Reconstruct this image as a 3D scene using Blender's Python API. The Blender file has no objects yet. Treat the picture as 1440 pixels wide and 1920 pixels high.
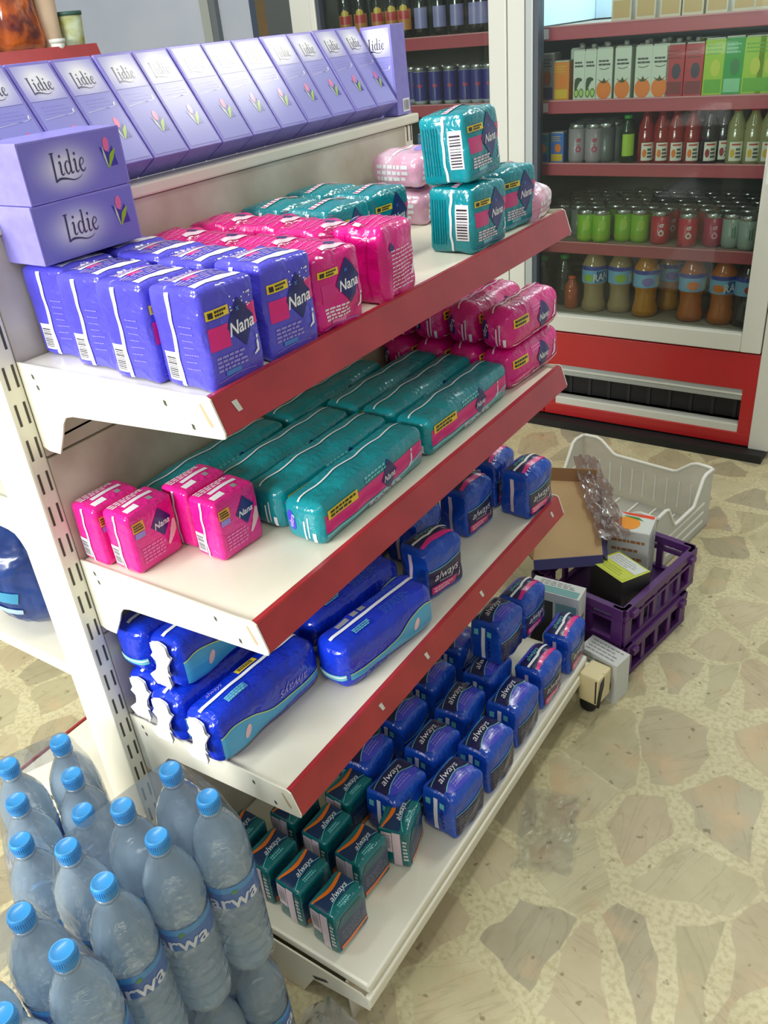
import bpy, bmesh, math, random
from math import pi, sin, cos, radians as rad
from mathutils import Vector, Matrix, noise, Euler
from mathutils.geometry import tessellate_polygon
random.seed(7)
S = bpy.context.scene
COL = S.collection

# ---------------------------------------------------------------- camera (solved from the photograph)
F = 1580.594
RM = ((0.83056294, 0.55039414, -0.08503824), (0.21898244, -0.46314087, -0.85880570), (-0.51206630, 0.69467030, -0.50519429))
CAM = Vector((0.966755, -0.569383, 1.471555))

def at(x, y, ax, val):
    """point where the sight line of photo pixel (x, y) meets the plane axis=val"""
    a, b = (x - 720) / F, (y - 960) / F
    d = Vector([RM[0][i] * a + RM[1][i] * b + RM[2][i] for i in range(3)])
    return CAM + d * ((val - CAM[ax]) / d[ax])

# ---------------------------------------------------------------- materials
def lin(c):
    return tuple(((v / 255) / 12.92 if v <= 10.3 else ((v / 255 + .055) / 1.055) ** 2.4) for v in c) + (1,)

MATS = {}
def mat(name, col=(200, 200, 200), rough=.45, metal=0., spec=.5, coat=0., bump=None, var=None, trans=0.):
    if name in MATS: return MATS[name]
    m = bpy.data.materials.new(name); m.use_nodes = True
    nt = m.node_tree; b = nt.nodes['Principled BSDF']
    b.inputs['Base Color'].default_value = lin(col)
    b.inputs['Roughness'].default_value = rough
    b.inputs['Metallic'].default_value = metal
    b.inputs['Specular IOR Level'].default_value = spec
    b.inputs['Coat Weight'].default_value = coat
    b.inputs['Coat Roughness'].default_value = .12
    b.inputs['Transmission Weight'].default_value = trans
    tc = nt.nodes.new('ShaderNodeTexCoord')
    if var:
        n = nt.nodes.new('ShaderNodeTexNoise'); n.inputs['Scale'].default_value = var[0]; n.inputs['Detail'].default_value = 4
        r = nt.nodes.new('ShaderNodeValToRGB')
        r.color_ramp.elements[0].position = .35; r.color_ramp.elements[1].position = .65
        r.color_ramp.elements[0].color = lin(var[1]); r.color_ramp.elements[1].color = lin(col)
        nt.links.new(tc.outputs['Object'], n.inputs['Vector']); nt.links.new(n.outputs['Fac'], r.inputs['Fac'])
        nt.links.new(r.outputs['Color'], b.inputs['Base Color'])
    if bump:
        n = nt.nodes.new('ShaderNodeTexNoise'); n.inputs['Scale'].default_value = bump[0]; n.inputs['Detail'].default_value = 2
        n.inputs['Distortion'].default_value = .6
        bp = nt.nodes.new('ShaderNodeBump'); bp.inputs['Strength'].default_value = bump[1]; bp.inputs['Distance'].default_value = bump[2] if len(bump) > 2 else .004
        nt.links.new(tc.outputs['Object'], n.inputs['Vector']); nt.links.new(n.outputs['Fac'], bp.inputs['Height'])
        nt.links.new(bp.outputs['Normal'], b.inputs['Normal'])
        nt.links.new(bp.outputs['Normal'], b.inputs['Coat Normal'])
    MATS[name] = m
    return m

def clear(name, tint, gloss=.5, haze=0., hcol=(220, 230, 240), rough=.05, bump=None, ior=1.45):
    """thin clear plastic or glass: see-through, a fresnel reflection, a little milkiness"""
    if name in MATS: return MATS[name]
    m = bpy.data.materials.new(name); m.use_nodes = True
    nt = m.node_tree; nt.nodes.remove(nt.nodes['Principled BSDF']); out = nt.nodes['Material Output']
    t = nt.nodes.new('ShaderNodeBsdfTransparent'); t.inputs['Color'].default_value = lin(tint)
    g = nt.nodes.new('ShaderNodeBsdfGlossy'); g.inputs['Roughness'].default_value = rough
    fr = nt.nodes.new('ShaderNodeFresnel'); fr.inputs['IOR'].default_value = ior
    mu = nt.nodes.new('ShaderNodeMath'); mu.operation = 'MULTIPLY'; mu.inputs[1].default_value = gloss; mu.use_clamp = True
    mx = nt.nodes.new('ShaderNodeMixShader')
    nt.links.new(fr.outputs[0], mu.inputs[0]); nt.links.new(mu.outputs[0], mx.inputs[0])
    base = t
    if haze:
        d = nt.nodes.new('ShaderNodeBsdfDiffuse'); d.inputs['Color'].default_value = lin(hcol)
        tl = nt.nodes.new('ShaderNodeBsdfTranslucent'); tl.inputs['Color'].default_value = lin(hcol)
        h0 = nt.nodes.new('ShaderNodeMixShader'); h0.inputs[0].default_value = .5
        nt.links.new(d.outputs[0], h0.inputs[1]); nt.links.new(tl.outputs[0], h0.inputs[2])
        h = nt.nodes.new('ShaderNodeMixShader'); h.inputs[0].default_value = haze
        nt.links.new(t.outputs[0], h.inputs[1]); nt.links.new(h0.outputs[0], h.inputs[2]); base = h
    nt.links.new(base.outputs[0], mx.inputs[1]); nt.links.new(g.outputs[0], mx.inputs[2])
    if bump:
        tc = nt.nodes.new('ShaderNodeTexCoord'); n = nt.nodes.new('ShaderNodeTexNoise'); n.inputs['Scale'].default_value = bump[0]
        bp = nt.nodes.new('ShaderNodeBump'); bp.inputs['Strength'].default_value = bump[1]; bp.inputs['Distance'].default_value = .01
        nt.links.new(tc.outputs['Object'], n.inputs['Vector']); nt.links.new(n.outputs['Fac'], bp.inputs['Height'])
        nt.links.new(bp.outputs['Normal'], g.inputs['Normal']); nt.links.new(bp.outputs['Normal'], fr.inputs['Normal'])
    nt.links.new(mx.outputs[0], out.inputs['Surface'])
    MATS[name] = m
    return m

# ---------------------------------------------------------------- mesh builder
class MB:
    def __init__(s): s.v, s.f, s.mi, s.sm, s.mats = [], [], [], [], []
    def mid(s, m):
        if m not in s.mats: s.mats.append(m)
        return s.mats.index(m)
    def add(s, V, Fs, m, smooth=False, M=None):
        o = len(s.v); i = s.mid(m)
        s.v += [tuple(M @ Vector(p)) if M else tuple(p) for p in V]
        for f in Fs: s.f.append(tuple(o + k for k in f)); s.mi.append(i); s.sm.append(smooth)
        return s
    def box(s, a, b, m, bev=0., M=None, smooth=False):
        bm = bmesh.new(); bmesh.ops.create_cube(bm, size=1)
        for v in bm.verts: v.co = Vector([(a[i] + b[i]) / 2 + v.co[i] * (b[i] - a[i]) for i in range(3)])
        if bev:
            bmesh.ops.bevel(bm, geom=bm.edges[:], offset=bev, segments=2, profile=.6, affect='EDGES')
        bm.verts.index_update()
        s.add([v.co[:] for v in bm.verts], [[v.index for v in f.verts] for f in bm.faces], m, smooth, M); bm.free()
        return s
    def prism(s, pts, y0, y1, m, axis=1, M=None):
        """polygon (list of 2D) extruded along an axis; the 2D coords are the other two axes in order"""
        def P(p, t):
            q = list(p); q.insert(axis, t); return q
        n = len(pts)
        tri = tessellate_polygon([[Vector((p[0], p[1], 0)) for p in pts]])
        V = [P(p, y0) for p in pts] + [P(p, y1) for p in pts]
        Fs = [tuple(t) for t in tri] + [tuple(n + k for k in reversed(t)) for t in tri]
        Fs += [(i, (i + 1) % n, n + (i + 1) % n, n + i) for i in range(n)]
        return s.add(V, Fs, m, False, M)
    def lathe(s, prof, m, seg=24, M=None, mats=None, smooth=True):
        V = []; n = len(prof)
        for r, z in prof:
            for k in range(seg): a = 2 * pi * k / seg; V.append((r * cos(a), r * sin(a), z))
        for i in range(n - 1):
            Fs = [(i * seg + k, i * seg + (k + 1) % seg, (i + 1) * seg + (k + 1) % seg, (i + 1) * seg + k) for k in range(seg)]
            if i == 0: o = len(s.v)
            mm = mats[i] if mats else m
            if i == 0: s.v += [tuple(M @ Vector(p)) if M else p for p in V]
            ii = s.mid(mm)
            for f in Fs: s.f.append(tuple(o + q for q in f)); s.mi.append(ii); s.sm.append(smooth)
        for ring, rev in ((0, True), (n - 1, False)):
            if prof[ring][0] > 1e-4:
                f = [o + ring * seg + k for k in range(seg)]
                s.f.append(tuple(reversed(f)) if rev else tuple(f)); s.mi.append(s.mid(mats[min(ring, n - 2)] if mats else m)); s.sm.append(False)
        return s
    def tube(s, pts, r, m, seg=8, flat=1.):
        """round bar through points"""
        V = []; n = len(pts); P = [Vector(p) for p in pts]
        for i, p in enumerate(P):
            t = (P[min(i + 1, n - 1)] - P[max(i - 1, 0)]).normalized()
            u = t.cross(Vector((0, 0, 1)));
            if u.length < .05: u = t.cross(Vector((1, 0, 0)))
            u.normalize(); w = t.cross(u)
            for k in range(seg): a = 2 * pi * k / seg; V.append(p + u * r * cos(a) + w * r * flat * sin(a))
        Fs = [(i * seg + k, i * seg + (k + 1) % seg, (i + 1) * seg + (k + 1) % seg, (i + 1) * seg + k) for i in range(n - 1) for k in range(seg)]
        Fs += [tuple(range(seg - 1, -1, -1)), tuple((n - 1) * seg + k for k in range(seg))]
        return s.add(V, Fs, m, True)
    def mesh(s, name, weld=0.):
        me = bpy.data.meshes.new(name)
        me.from_pydata(s.v, [], s.f)
        for m in s.mats: me.materials.append(m)
        me.polygons.foreach_set('material_index', s.mi); me.polygons.foreach_set('use_smooth', s.sm)
        bm = bmesh.new(); bm.from_mesh(me)
        if weld: bmesh.ops.remove_doubles(bm, verts=bm.verts, dist=weld)
        bmesh.ops.recalc_face_normals(bm, faces=bm.faces) if not getattr(s, 'keep', False) else None
        bm.to_mesh(me); bm.free(); me.update()
        return me

# ---------------------------------------------------------------- things, parts, setting
def tag(o, label, cat, group=None, kind=None):
    o['label'] = label; o['category'] = cat
    if group: o['group'] = group
    if kind: o['kind'] = kind
    return o
def obj(name, me, parent=None, label=None):
    o = bpy.data.objects.new(name, me); COL.objects.link(o)
    if parent: o.parent = parent
    if label: o['label'] = label
    return o
def empty(name, loc=(0, 0, 0), rot=(0, 0, 0)):
    o = bpy.data.objects.new(name, None); COL.objects.link(o); o.empty_display_size = .03
    o.location = loc; o.rotation_euler = rot
    return o
def thing(name, label, cat, tmpl, loc=(0, 0, 0), rot=(0, 0, 0), group=None):
    """tmpl: a mesh (one-mesh thing) or a list of (part name, mesh, part label or None, sub-parts)"""
    if isinstance(tmpl, bpy.types.Mesh):
        r = obj(name, tmpl); r.location = loc; r.rotation_euler = rot
    else:
        r = empty(name, loc, rot)
        for t in tmpl:
            c = obj(t[0], t[1], r, t[2] if len(t) > 2 else None)
            for q in (t[3] if len(t) > 3 else []): obj(q[0], q[1], c, q[2] if len(q) > 2 else None)
    return tag(r, label, cat, group)
def struct(name, me, label, cat='structure'):
    o = obj(name, me); o['kind'] = 'structure'; o['label'] = label; o['category'] = cat
    return o

# ---------------------------------------------------------------- flat artwork: text, strokes, shapes -> 2D polygons
TXT = {}
def text2d(body, h=1., shear=0., bold=0., sx=1.):
    key = (body, shear, bold)
    if key not in TXT:
        cu = bpy.data.curves.new('t', 'FONT'); cu.body = body; cu.shear = shear; cu.offset = bold; cu.resolution_u = 3
        o = bpy.data.objects.new('t', cu); COL.objects.link(o)
        dg = bpy.context.evaluated_depsgraph_get(); dg.update()
        ev = o.evaluated_get(dg); me = ev.to_mesh()
        V = [(v.co.x, v.co.y) for v in me.vertices]; Fs = [tuple(p.vertices) for p in me.polygons]
        ev.to_mesh_clear(); bpy.data.objects.remove(o); bpy.data.curves.remove(cu)
        x0, x1 = min(v[0] for v in V), max(v[0] for v in V)
        TXT[key] = ([((v[0] - (x0 + x1) / 2) / .7, v[1] / .7 - .5) for v in V], Fs)
    V, Fs = TXT[key]
    return [(x * h * sx, y * h) for x, y in V], Fs
def shift(P, dx, dy, rot=0):
    V, Fs = P; c, s_ = cos(rot), sin(rot)
    return [(x * c - y * s_ + dx, x * s_ + y * c + dy) for x, y in V], Fs
def rect(x0, y0, x1, y1): return [(x0, y0), (x1, y0), (x1, y1), (x0, y1)], [(0, 1, 2, 3)]
def poly(pts):
    return list(pts), [tuple(t) for t in tessellate_polygon([[Vector((p[0], p[1], 0)) for p in pts]])]
def ell(cx, cy, rx, ry, n=20, a0=0., a1=2 * pi, rot=0):
    c, s_ = cos(rot), sin(rot)
    pts = [(rx * cos(a0 + (a1 - a0) * k / n), ry * sin(a0 + (a1 - a0) * k / n)) for k in range(n if a1 - a0 > 6.2 else n + 1)]
    return poly([(cx + x * c - y * s_, cy + x * s_ + y * c) for x, y in pts])
def stroke(pts, w0, w1=None, n=5):
    """smooth ribbon through points; width from w0 to w1 (or list per point)"""
    k = len(pts)
    ws = w0 if isinstance(w0, (list, tuple)) else [w0 + ((w1 if w1 is not None else w0) - w0) * i / (k - 1) for i in range(k)]
    P = []
    if k == 2: P = [(pts[0][0], pts[0][1], ws[0]), (pts[1][0], pts[1][1], ws[1])]
    else:
        for i in range(k - 1):
            p0, p1, p2, p3 = pts[max(i - 1, 0)], pts[i], pts[i + 1], pts[min(i + 2, k - 1)]
            for j in range(n + (i == k - 2)):
                t = j / n
                q = [.5 * (2 * p1[c] + (p2[c] - p0[c]) * t + (2 * p0[c] - 5 * p1[c] + 4 * p2[c] - p3[c]) * t * t + (3 * p1[c] - p0[c] - 3 * p2[c] + p3[c]) * t ** 3) for c in (0, 1)]
                P.append((q[0], q[1], ws[i] + (ws[i + 1] - ws[i]) * t))
    V, Fs = [], []
    for i, (x, y, w) in enumerate(P):
        a, b = P[max(i - 1, 0)], P[min(i + 1, len(P) - 1)]
        dx, dy = b[0] - a[0], b[1] - a[1]; L = math.hypot(dx, dy) or 1
        V += [(x - dy / L * w / 2, y + dx / L * w / 2), (x + dy / L * w / 2, y - dx / L * w / 2)]
    Fs = [(2 * i, 2 * i + 1, 2 * i + 3, 2 * i + 2) for i in range(len(P) - 1)]
    return V, Fs
def join(*Ps):
    V, Fs = [], []
    for p in Ps:
        o = len(V); V += list(p[0]); Fs += [tuple(o + k for k in f) for f in p[1]]
    return V, Fs
def scl(P, s, t=None): return [(x * s, y * (t or s)) for x, y in P[0]], P[1]
def dashes(x0, y0, x1, y1, rows, seed, fill=.62, mn=.12, mx=.3):
    """lines of tiny unreadable print"""
    r = random.Random(seed); out = []; H = (y1 - y0) / rows; W = x1 - x0
    for i in range(rows):
        x = x0; y = y1 - (i + .5) * H; end = x0 + W * r.uniform(.7, 1)
        while x < end:
            w = W * r.uniform(mn, mx) * .6; out.append(rect(x, y - H * fill / 2, min(x + w, x1), y + H * fill / 2)); x += w + W * .03
    return join(*out)
def bars(x0, y0, x1, y1, n, seed, horiz=True):
    r = random.Random(seed); out = []
    for i in range(n):
        t0 = i / n; w = r.uniform(.25, .65) / n
        if horiz: out.append(rect(x0, y0 + (y1 - y0) * t0, x1, y0 + (y1 - y0) * (t0 + w)))
        else: out.append(rect(x0 + (x1 - x0) * t0, y0, x0 + (x1 - x0) * (t0 + w), y1))
    return join(*out)
def lidie():
    out = [stroke([(-.03, .99), (.06, 1.0), (.2, .99)], .04), stroke([(.09, 1.0), (.06, .4), (.03, -.14)], .1, .085),
           stroke([(.0, -.16), (.25, -.06), (.6, -.1), (.95, -.2), (1.25, -.17), (1.45, -.06)], [.05, .1, .075, .045, .03, .012]),
           stroke([(.33, .55), (.42, .62), (.43, .5), (.4, .15), (.47, .08), (.56, .16)], [.03, .06, .095, .09, .06, .02]), ell(.47, .83, .055, .065, 10),
           stroke([(.9, .5), (.8, .6), (.67, .45), (.67, .2), (.75, .07), (.87, .18), (.93, .3)], [.03, .04, .085, .085, .05, .03, .02]),
           stroke([(.9, 1.0), (.97, 1.02), (.95, .6), (.93, .15), (1.0, .08), (1.08, .16)], [.03, .07, .095, .09, .06, .02]),
           stroke([(1.13, .55), (1.22, .62), (1.23, .5), (1.2, .15), (1.27, .08), (1.36, .16)], [.03, .06, .095, .09, .06, .02]), ell(1.27, .83, .055, .065, 10),
           stroke([(1.46, .3), (1.6, .36), (1.69, .48), (1.62, .61), (1.5, .52), (1.44, .3), (1.5, .1), (1.62, .08), (1.73, .2)], [.025, .03, .04, .045, .06, .095, .08, .05, .02])]
    return shift(join(*out), -.82, -.42)
def refine(P, L):
    V, Fs = P
    bm = bmesh.new(); vs = [bm.verts.new((x, y, 0)) for x, y in V]
    for f in Fs:
        if len(set(f)) > 2:
            try: bm.faces.new([vs[i] for i in f])
            except ValueError: pass
    for _ in range(5):
        bmesh.ops.triangulate(bm, faces=bm.faces[:])
        es = [e for e in bm.edges if e.calc_length() > L]
        if not es: break
        bmesh.ops.subdivide_edges(bm, edges=es, cuts=1)
    bmesh.ops.triangulate(bm, faces=bm.faces[:])
    bm.verts.index_update()
    r = [(v.co.x, v.co.y) for v in bm.verts], [tuple(v.index for v in f.verts) for f in bm.faces]
    bm.free(); return r

# ---------------------------------------------------------------- soft film-wrapped pack
class Pack:
    def __init__(s, dx, dy, dz, r=.012, b=(.004, .002, .004), wr=.0012, fq=45, seed=1, film=None, round_top=0.):
        s.h = (dx / 2, dy / 2, dz / 2); s.r = r; s.b = b; s.wr = wr; s.fq = fq; s.seed = seed; s.rt = round_top
        s.parts = {}; s.body = MB(); s.body.keep = True
        s._skin(film)
    def P(s, q, off=0.):
        h, r = s.h, s.r
        x = [q[i] * h[i] for i in range(3)]
        c = [max(-(h[i] - r), min(h[i] - r, x[i])) for i in range(3)]
        d = Vector([x[i] - c[i] for i in range(3)])
        n = d.normalized() if d.length > 1e-9 else Vector((0, 0, 1))
        p = Vector(c) + n * r
        for i in range(3):
            if abs(q[i]) > .999 and not (i == 2 and q[i] < 0):
                j, k = [a for a in range(3) if a != i]
                p[i] += math.copysign(s.b[i] * (1 - q[j] ** 2) * (1 - q[k] ** 2), q[i])
        sd = Vector((s.seed * 3.1, s.seed * 1.7, s.seed * .9))
        w = noise.noise(p * s.fq + sd) * s.wr + abs(noise.noise(p * s.fq * .5 + sd)) * s.wr * .8
        p = p + n * (w + off)
        if s.rt: p.z -= s.rt * (p.x / h[0]) ** 2 * max(0, p.z / h[2])
        p.z = max(p.z + h[2], .0004)
        return p
    def knots(s, i):
        k = s.r / s.h[i]; n = max(6, min(26, int(2 * s.h[i] / .0075)))
        a = [-1, -1 + .25 * k, -1 + .6 * k]
        return a + [-1 + k + (2 - 2 * k) * t / n for t in range(n + 1)] + [-v for v in reversed(a)]
    def _skin(s, film):
        for ax in range(3):
            j, k = [a for a in range(3) if a != ax]
            kj, kk = s.knots(j), s.knots(k)
            for sg in (-1, 1):
                V, Fs = [], []
                for a in kj:
                    for b in kk:
                        q = [0, 0, 0]; q[ax] = sg; q[j] = a; q[k] = b; V.append(s.P(q))
                n = len(kk)
                for a in range(len(kj) - 1):
                    for b in range(n - 1):
                        f = (a * n + b, (a + 1) * n + b, (a + 1) * n + b + 1, a * n + b + 1)
                        flip = (sg > 0) if ax == 1 else (sg < 0)
                        Fs.append(tuple(reversed(f)) if flip else f)
                s.body.add(V, Fs, film, True)
    def q(s, face, u, v):
        h = s.h; c = lambda t: max(-.985, min(.985, t))
        if face == 'F': return (1, c(u / h[1]), c(v / h[2]))
        if face == 'B': return (-1, c(-u / h[1]), c(v / h[2]))
        if face == 'N': return (c(u / h[0]), -1, c(v / h[2]))
        if face == 'E': return (c(-u / h[0]), 1, c(v / h[2]))
        if face == 'T': return (c(-v / h[0]), c(u / h[1]), 1)
    def art(s, face, P, m, off=.0006, part=None, L=.009):
        V, Fs = refine(P, L)
        V3 = [s.P(s.q(face, u, v), off) for u, v in V]
        tgt = s.body
        if part:
            if part not in s.parts: s.parts[part] = MB(); s.parts[part].keep = True
            tgt = s.parts[part]
        nrm = {'F': Vector((1, 0, 0)), 'B': Vector((-1, 0, 0)), 'N': Vector((0, -1, 0)), 'E': Vector((0, 1, 0)), 'T': Vector((0, 0, 1))}[face]
        out = []
        for f in Fs:
            a, b, c = (V3[i] for i in f[:3])
            out.append(f if (b - a).cross(c - a).dot(nrm) > 0 else tuple(reversed(f)))
        tgt.add(V3, out, m, True)
        return s
    def tmpl(s, wname='wrapper', labels={}):
        o = [(wname, s.body.mesh(wname, weld=.00002), None)]
        for k, mb in s.parts.items(): o.append((k, mb.mesh(k), labels.get(k)))
        return o
# ---------------------------------------------------------------- colours
def film(name, col, dark, rough=.22):
    return mat(name, col, rough, spec=.5, coat=.35, bump=(62, .5, .005), var=(18, dark))
PURP = film('purple film', (88, 84, 214), (76, 70, 200)); PINK = film('magenta film', (226, 24, 138), (206, 12, 120))
TEAL = film('teal film', (12, 146, 156), (6, 130, 142)); HOT = film('hot pink film', (236, 34, 150), (222, 22, 138))
BLUE = film('royal blue film', (18, 56, 204), (12, 44, 188)); ALWB = film('bright blue film', (24, 84, 196), (18, 68, 176))
GRN = film('green film', (14, 120, 122), (8, 104, 108)); PALE = film('pale pink film', (230, 160, 190), (216, 190, 206))
pr = lambda n, c, r=.3: mat('print ' + n, c, r, coat=.3)
WHITE = pr('white', (236, 236, 240)); NAVY = pr('navy', (28, 30, 104)); YEL = pr('yellow', (238, 206, 40)); MAG = pr('magenta', (222, 30, 130))
MAG2 = pr('dusty magenta', (206, 62, 124)); BLK = pr('black', (30, 28, 34)); LBL = pr('sky', (70, 130, 214)); LAV = pr('lavender', (150, 140, 220))
PWH = pr('pinkish white', (238, 214, 226)); GREY = pr('grey', (150, 150, 156)); ORG = pr('orange', (240, 120, 30)); AMB = pr('amber', (238, 170, 50))
DNAVY = pr('dark navy', (24, 26, 78)); AQUA = pr('aqua', (64, 168, 214)); LIME = pr('pale lime', (190, 214, 120)); PTEAL = pr('pale teal', (110, 196, 200))
PKW = pr('soft pink', (240, 196, 200)); VIO = pr('violet blue', (66, 70, 200)); TEALD = pr('deep teal', (16, 84, 96)); PINKL = pr('light magenta', (236, 110, 180))
SEAM = mat('heat seal', (238, 240, 244), .35); TISSUE = mat('torn tissue', (250, 249, 250), .9)

NANA = text2d('Nana', 1, .32, .018)
ALW = text2d('always', 1, .38, .0)

def diamond(cx, cy, s): return poly([(cx, cy + s * 1.12), (cx + s * .92, cy + .06 * s), (cx + .05 * s, cy - s * 1.12), (cx - s * .92, cy - .06 * s)])
def woman(cx, cy, s):
    return join(poly([(cx - .1 * s, cy + .3 * s), (cx + .12 * s, cy + .55 * s), (cx + .2 * s, cy + .1 * s), (cx + .12 * s, cy - .5 * s), (cx - .5 * s, cy - .72 * s), (cx - .55 * s, cy - .58 * s), (cx - .12 * s, cy - .3 * s)]), ell(cx + .1 * s, cy + .72 * s, .13 * s, .16 * s, 10))
def nana_front(k, W, H, base):
    """front print of a pad pack: sticker, blocks, diamond with the word, figure, small lines"""
    dm = diamond(W * .14, H * .10, W * .29)
    if base != 'pink':
        k.art('F', rect(-W * .44, -H * .09, -W * .1, H * .14), MAG2 if base == 'teal' else MAG)
        k.art('F', rect(W * .3, H * .02, W * .48, H * .24), MAG2 if base == 'teal' else MAG)
    else:
        k.art('F', rect(-W * .4, -H * .1, -W * .14, H * .14), pr('rose', (210, 40, 132)))
        k.art('F', rect(W * .34, -H * .1, W * .42, H * .2), pr('rose', (210, 40, 132)))
    k.art('F', dm, NAVY, .0011)
    k.art('F', shift(scl(NANA, H * .125), W * .14, H * .07, .06), WHITE, .0016, L=.02)
    k.art('F', join(stroke([(W * .08, H * .26), (W * .13, H * .22)], .0012), stroke([(W * .13, H * .26), (W * .08, H * .22)], .0012)), LBL, .0016)
    k.art('F', rect(-W * .44, H * .22, -W * .04, H * .31), YEL, .0012, 'offer_sticker')
    k.art('F', join(rect(-W * .41, H * .235, -W * .33, H * .29), dashes(-W * .3, H * .23, -W * .07, H * .3, 2, 5)), BLK, .0017, 'offer_sticker')
    k.art('F', woman(W * .37, -H * .19, H * .12), WHITE, .0012)
    k.art('F', dashes(-W * .38, -H * .32, W * .22, -H * .15, 4, 11), LAV if base == 'purple' else PWH, .001)
    k.art('F', rect(-W * .26, -H * .37, W * .02, -H * .32), LBL if base == 'purple' else PINKL if base == 'pink' else PTEAL, .001)
    k.art('F', stroke([(-W * .42, -H * .41), (0, -H * .38), (W * .3, -H * .4)], .0008), LAV, .001)
def nana_back(k, W, H):
    k.art('B', dashes(-W * .32, -H * .36, W * .42, H * .22, 11, 21, .3), PWH, .001)
    k.art('B', diamond(-W * .28, H * .24, W * .075), NAVY, .001)
    k.art('B', woman(W * .36, -H * .15, H * .12), WHITE, .001)
def end_seal(k, D, H, face='N', x=-.05, w=.007, wob=1):
    pts = [(D * x + wob * .001 * sin(i * 2.3), H * .47 - H * .94 * i / 7) for i in range(8)]
    k.art(face, stroke(pts, w, w * .8), SEAM, .0011, 'heat_seal')
def end_barcode(k, D, H, x0, y0, x1, y1, face='N'):
    k.art(face, rect(D * x0, H * y0, D * x1, H * y1), WHITE, .0007, 'barcode')
    k.art(face, bars(D * (x0 + .03), H * (y0 + .03), D * (x1 - .03), H * (y1 - .05), 11, 3), BLK, .0012, 'barcode')

T = {}
def build_purple():
    D, W, H = .081, .083, .110
    k = Pack(D, W, H, .006, (.003, .002, .004), .0022, 38, 1, PURP)
    nana_front(k, W, H, 'purple'); end_seal(k, D, H, x=-.08); end_barcode(k, D, H, -.36, -.42, -.12, -.12)
    k.art('N', dashes(D * .08, -H * .3, D * .34, H * .2, 7, 8, .12), LAV, .0008)
    k.art('T', rect(-W * .4, -D * .38, W * .42, -D * .24), WHITE); k.art('T', rect(-W * .3, D * .12, W * .44, D * .2), WHITE)
    k.art('T', dashes(-W * .38, -D * .2, W * .4, D * .08, 4, 6), LAV); k.art('T', dashes(-W * .3, D * .22, W * .3, D * .4, 3, 9), PWH)
    k.art('T', join(ell(-W * .1, D * .05, .012, .005, 10), ell(W * .2, D * .3, .010, .004, 10)), MAG)
    r = random.Random(4)
    k.art('F', join(*[ell(W * r.uniform(-.08, .42), H * r.uniform(.22, .38), .0011, .0011, 6) for _ in range(24)]), WHITE, .0008, L=.02)
    return k.tmpl(labels={'heat_seal': 'white heat seal', 'offer_sticker': 'yellow offer sticker'})
def build_pink():
    D, W, H = .083, .088, .098
    k = Pack(D, W, H, .010, (.004, .003, .005), .0034, 42, 2, PINK)
    nana_front(k, W, H, 'pink'); nana_back(k, W, H)
    for f in ('N', 'E'):
        k.art(f, join(*[stroke([(D * x, H * .44), (D * x * .8, 0), (D * x, -H * .44)], .0016) for x in (-.2, .24)]), pr('deep pink', (196, 8, 108)), .0008)
    k.art('T', dashes(-W * .4, -D * .4, W * .4, D * .4, 6, 15, .16), PINKL, .0009); k.art('T', rect(-W * .2, -D * .42, W * .3, -D * .32), PWH, .0009)
    k.art('T', rect(W * .36, -D * .06, W * .44, D * .06), SEAM, .0035, 'heat_seal'); k.art('T', ell(W * .1, -D * .28, .010, .005, 12), NAVY, .0012)
    return k.tmpl(labels={'heat_seal': 'white seal tab', 'offer_sticker': 'yellow offer sticker'})
def build_teal():
    D, W, H = .086, .105, .097
    k = Pack(D, W, H, .009, (.004, .003, .006), .0024, 36, 3, TEAL)
    nana_front(k, W, H, 'teal'); end_seal(k, D, H, x=.04, w=.005)
    end_barcode(k, D, H, .14, -.28, .42, .28)
    k.art('N', join(*[rect(D * x, -H * .36, D * x + .0012, H * .34) for x in (-.4, -.34, -.29, -.22, -.16, -.1)]), TEALD, .0007)
    k.art('T', rect(-W * .42, -D * .1, W * .4, D * .02), SEAM, .0012); k.art('T', bars(-W * .4, -D * .09, W * .38, D * .01, 9, 4, False), MAG2, .0017)
    k.art('T', dashes(-W * .4, D * .1, W * .4, D * .3, 3, 31, .2), PTEAL, .0009)
    return k.tmpl(labels={'heat_seal': 'white heat seal', 'offer_sticker': 'yellow offer sticker'})
def build_small():
    D, W, H = .056, .083, .092
    k = Pack(D, W, H, .007, (.002, .002, .003), .0010, 40, 4, HOT)
    k.art('F', diamond(W * .14, H * .16, W * .24), NAVY, .0009); k.art('F', shift(scl(NANA, H * .1), W * .14, H * .14, .06), WHITE, .0014, L=.02)
    k.art('F', rect(-W * .44, H * .2, -W * .2, H * .36), AMB, .0009, 'offer_sticker'); k.art('F', rect(-W * .42, H * .1, -W * .22, H * .19), LAV, .0009, 'offer_sticker')
    k.art('F', dashes(-W * .42, H * .22, -W * .22, H * .34, 3, 3), BLK, .0013, 'offer_sticker')
    k.art('F', dashes(-W * .36, -H * .36, W * .2, -H * .08, 5, 14), PINKL, .0008)
    k.art('F', stroke([(W * .2, -H * .26), (W * .36, -H * .06), (W * .4, H * .1)], [.003, .012, .004]), PKW, .0008)
    end_seal(k, D, H, x=.0, w=.004); end_barcode(k, D, H, -.38, -.4, -.06, -.06)
    k.art('T', rect(-W * .28, -D * .08, W * .34, D * .06), WHITE); k.art('T', rect(-W * .38, -D * .36, -W * .12, -D * .16), WHITE); k.art('T', rect(W * .1, -D * .34, W * .2, -D * .18), GREY)
    k.art('T', dashes(-W * .42, D * .12, W * .3, D * .4, 3, 12), PWH)
    return k.tmpl(labels={'heat_seal': 'white heat seal', 'offer_sticker': 'orange offer sticker'})
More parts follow.
